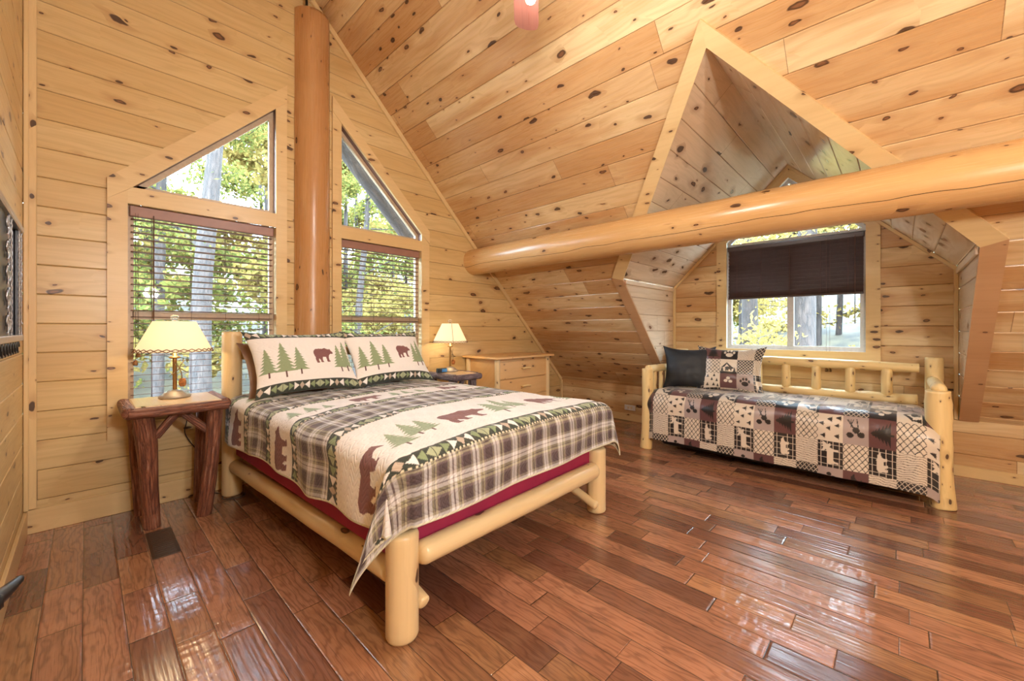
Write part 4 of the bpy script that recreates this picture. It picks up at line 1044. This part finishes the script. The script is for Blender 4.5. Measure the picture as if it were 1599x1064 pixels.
for k in range(5):
    for sg in (1, -1):
        cy_, cz_ = -1.22-.0*sg, za+.06+k*.105
        pts = []
        for j in range(26):
            t = j/25*2.2*PI; r_ = .046*(1-j/32); pts.append((.042, cy_-.06*(sg < 0)-sg*r_*math.sin(t)*.8, cz_+r_*math.cos(t)*sg))
        tube(sc, pts, .0040, 6)
link('scrollwork', sc, M['silver'], mr)
sc = MB()
for k in range(9):
    pts = [(.04, -.88-.09*k+.035*math.cos(t), za-.055+.026*math.sin(t)) for t in np.linspace(0, 5.2, 14)]; tube(sc, pts, .006, 6)
link('lower_scrollwork', sc, M['iron'], mr)

# door on the left wall beside the camera, its iron lever just reaching into view
mb = MB(); box(mb, (.018, -3.25, 1.02), (.036, .84, 2.03), .004); dd = struct('door_1', mb, M['trim'])
mb = MB(); lathe(mb, (.036, -2.88, .80), [(0, 0), (.03, 0), (.03, .008), (.012, .014), (.011, .10), (0, .10)], 20, (1, 0, 0))
log(mb, [(.13, -2.885, .80), (.150, -2.83, .806), (.165, -2.78, .800), (.181, -2.735, .801)], [.013, .017, .012, .006], n=14, bump=.05, seed=3, rnd=.4, step=.008)
lathe(mb, (.150, -2.83, .806), [(0, -.02), (.018, -.012), (.022, 0), (.018, .012), (0, .02)], 14, (1, .3, .4))
link('door_handle', mb, M['iron'], dd)
for y in (-2.79, -3.71): trim(box(MB(), (.012, y, 1.06), (.024, .09, 2.12), .003))
trim(box(MB(), (.012, -3.25, 2.10), (.024, 1.01, .09), .003))

# ------------------------------------------------------------------ ceiling fan with its light kit (only a blade tip reaches the picture)
fan = thing('ceiling_fan', 'wooden-bladed ceiling fan hanging from the ridge, one blade tip in view at the top', 'ceiling fan', (FANX, FANY, ZT))
link('downrod', lathe(MB(), (FANX, FANY, 0), [(0, ZT), (.07, ZT), (.05, ZT-.08), (.014, ZT-.1), (.014, FANZ+.12), (0, FANZ+.12)], 20), M['brass'], fan)
link('motor', lathe(MB(), (FANX, FANY, 0), [(0, FANZ+.14), (.08, FANZ+.13), (.13, FANZ+.08), (.14, FANZ+.02), (.12, FANZ-.03), (.05, FANZ-.06), (.05, FANZ-.12), (0, FANZ-.12)], 28), M['brass'], fan)
th0 = math.atan2(2.06537657*0+(-2.41664472-FANY), (2.06537657-FANX)); RB = math.hypot(2.06537657-FANX, -2.41664472-FANY)+.02
for k in range(5):
    a = th0+k*2*PI/5; d = Vector((math.cos(a), math.sin(a), 0)); e = Vector((-math.sin(a), math.cos(a), 0)); c = Vector((FANX, FANY, FANZ-.015))
    prof = [(.20, -.055), (.24, -.065), (RB-.05, -.072), (RB-.015, -.066), (RB, -.045), (RB+.006, 0), (RB-.004, .045), (RB-.025, .066), (RB-.06, .072), (.24, .065), (.20, .055)]
    mb = MB(); prism(mb, prof, c, d, (e+Vector((0, 0, .18))).normalized(), (0, 0, 1), .008); bl = link('blade', mb, M['blade'], fan)
    mb = MB(); prism(mb, [(.10, -.02), (.30, -.03), (.34, 0), (.30, .03), (.10, .02)], c-Vector((0, 0, .006)), d, e, (0, 0, 1), .006); link('blade_bracket', mb, M['brass'], bl)
for k in range(3):
    a = .5+k*2*PI/3; p = (FANX+.11*math.cos(a), FANY+.11*math.sin(a), 2.90)
    link('bulb', lathe(MB(), p, [(0, -.032), (.022, -.024), (.030, 0), (.024, .022), (.013, .04), (.013, .06), (0, .06)], 16), M['bulb'], fan)
for i, (x, y) in enumerate(((0.7, -5.3), (1.2, -7.0))):  # bodies for the added fill lights, out of view behind the camera
    pl = thing('fill_pendant', ('nearer', 'farther')[i]+' added fill lamp hanging unseen in the rear of the room', 'fill lamp', (x, y, 2.05), 'added fill lamps in the rear')
    zc = min(ZT, zs(x))
    link('cord', lathe(MB(), (x, y, 0), [(0, zc), (.006, zc), (.006, 2.18), (0, 2.18)], 8), M['cord'], pl)
    link('bulb', lathe(MB(), (x, y, 2.05), [(0, -.06), (.05, -.04), (.065, 0), (.05, .05), (.02, .1), (0, .13)], 18), M['bulb'], pl)

# ------------------------------------------------------------------ outside: forest floor, trees, leaning roof verge
def gz(x, y):
    d = max(0, max(y-2, x-8)); return -3.0+.27*d+.9*mnoise.noise(Vector((x*.12, y*.12, 0)))*min(1, d/6)
mb = MB(); n_ = 60; X0, X1, Y0, Y1 = -30, 62, -45, 62
g = [(X0+(X1-X0)*i/n_, Y0+(Y1-Y0)*j/n_) for j in range(n_+1) for i in range(n_+1)]
mb.v = [(x, y, gz(x, y)) for x, y in g]; mb.f = [[j*(n_+1)+i, j*(n_+1)+i+1, (j+1)*(n_+1)+i+1, (j+1)*(n_+1)+i] for j in range(n_) for i in range(n_)]
mb.uv = [[(0, 0)]*4]*len(mb.f); mb.smooth = [True]*len(mb.f)
o = link('forest_ground', mb, M['leaflitter']); o['kind'] = 'structure'
o = link('bounce_ground', box(MB(), (5, -1, -2.93), (20, 18, .1), .02), M['bounce']); o['kind'] = 'structure'  # unseen pale slab, added to bounce daylight up into the dormer
def make_tree(x, y, h, r, lmat, nleaf, label, group, seed, crown0=.25, spread=2.2, ls=.10, cat='tree', lean=0., name='tree', branches=16):
    rs = random.Random(seed); z0 = gz(x, y)-.2
    t = thing(name, label, cat, (x, y, z0), group)
    top = Vector((x+lean, y+rs.uniform(-.4, .4), z0+h)); base = Vector((x, y, z0))
    pts = [base, base.lerp(top, .35)+Vector((rs.uniform(-.1, .1), rs.uniform(-.1, .1), 0)), base.lerp(top, .7)+Vector((rs.uniform(-.2, .2), rs.uniform(-.2, .2), 0)), top]
    bm_ = log(MB(), pts, [r, r*.85, r*.6, r*.15], n=18, bump=.05, seed=seed, rnd=0, step=.35)
    tips = []
    for k in range(branches):
        f = crown0+(1-crown0)*rs.random()**1.0*.97; p = base.lerp(top, f); a = rs.uniform(0, 2*PI); L = spread*(1.15-f)*rs.uniform(.6, 1.2)+.3
        e = p+Vector((math.cos(a)*L, math.sin(a)*L, rs.uniform(-.15, .55)*L)); m_ = p.lerp(e, .5)+Vector((0, 0, rs.uniform(-.1, .2)))
        log(bm_, [p, m_, e], [r*.22, r*.13, .008], n=6, bump=.05, seed=seed+k, rnd=0, step=.3); tips.append((p, m_, e))
        for q in range(3):
            s_ = m_.lerp(e, rs.random()); a2 = a+rs.uniform(-1.3, 1.3); l2 = L*rs.uniform(.2, .5); e2 = s_+Vector((math.cos(a2)*l2, math.sin(a2)*l2, rs.uniform(-.2, .4)*l2))
            log(bm_, [s_, e2], [r*.07+.004, .004], n=5, bump=0, seed=1, rnd=0, step=.4); tips.append((s_, s_.lerp(e2, .5), e2))
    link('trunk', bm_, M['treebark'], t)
    R = np.random.default_rng(seed); idx = R.integers(0, len(tips), nleaf)
    A = np.array([[list(p) for p in tp] for tp in tips]); u = R.random(nleaf)[:, None]
    P = A[idx, 0]*(1-u)**2+2*A[idx, 1]*u*(1-u)+A[idx, 2]*u*u+R.normal(0, .13*spread/2, (nleaf, 3))
    d1 = R.normal(0, 1, (nleaf, 3)); d1 /= np.linalg.norm(d1, axis=1)[:, None]; d2 = np.cross(d1, R.normal(0, 1, (nleaf, 3))); d2 /= np.linalg.norm(d2, axis=1)[:, None]
    sz = ls*(.6+.8*R.random(nleaf))[:, None]; d1 = d1*sz; d2 = d2*sz*.6
    V = np.stack([P-d1, P-d2*.9, P+d1, P+d2*.9], 1).reshape(-1, 3)
    lm = MB(); lm.v = [tuple(q) for q in V]; lm.f = [[4*i, 4*i+1, 4*i+2, 4*i+3] for i in range(nleaf)]; lm.uv = [[(0, 0)]*4]*nleaf; lm.smooth = [False]*nleaf
    link('foliage', lm, M[lmat], t); return t
# nearest trees, each recognisable through a window
make_tree(1.80, 5.2, 11, .19, 'leafgreen', 13000, 'tree with a straight grey trunk in the middle of the left gable window', None, 101, .42, 2.4, .045)
make_tree(1.37, 8.0, 11, .12, 'leafgreen', 12000, 'thinner tree at the left side of the left gable window', None, 102, .3, 2.4, .05)
make_tree(5.0, 6.0, 10, .10, 'leafgreen', 12000, 'slender leafy tree behind the right gable window', None, 103, .25, 2.2, .045, lean=.5)
make_tree(10.5, -1.75, 10, .20, 'leafyellow', 7000, 'yellow-leaved tree with trunk in the left pane of the dormer window', None, 104, .15, 2.6, .05)
make_tree(10.2, -2.78, 10, .24, 'leafyellow', 7000, 'yellow-leaved tree with trunk in the right pane of the dormer window', None, 105, .15, 2.6, .05)
rs = random.Random(5)
for k in range(22):      # woodland beyond the gable
    x = -9+1.3*k+rs.uniform(-.8, .8); y = 8.5+rs.uniform(0, 12)
    make_tree(x, y, rs.uniform(9, 13), rs.uniform(.08, .16), ('leafgreen', 'leafgreen', 'leafyellow')[k % 3], 9000, 'leafy woodland tree beyond the gable windows', 'woodland trees beyond the gable', 200+k, .05, 3.0, .095)
for k in range(20):      # woodland beyond the dormer
    y = -15+1.35*k+rs.uniform(-.8, .8); x = 13.5+rs.uniform(0, 11)
    make_tree(x, y, rs.uniform(9, 13), rs.uniform(.08, .16), ('leafyellow', 'leafyellow', 'leafgreen')[k % 3], 9000, 'leafy woodland tree beyond the dormer window', 'woodland trees beyond the dormer', 240+k, .05, 3.0, .095)
# log verge of the roof outside the right gable window
mb = MB(); log(mb, [(1.95, .55, 3.72), (3.3, .55, 2.32)], .10, n=18, bump=.03, seed=4, rnd=.2)
tag(link('roof_verge_log', mb, M['treebark'], None, (2.6, .55, 3.0)), 'dark sloping log of the roof verge outside the upper right gable window', 'roof log')

tag(link('post_bolt', lathe(MB(), (1.672, -.07, 0), [(0, 4.248), (.03, 4.248), (.03, 4.258), (.011, 4.262), (.011, ZT), (0, ZT)], 12), M['iron'], None, (1.672, -.07, 4.25)), 'black iron rod between the log post top and the ridge', 'bolt')
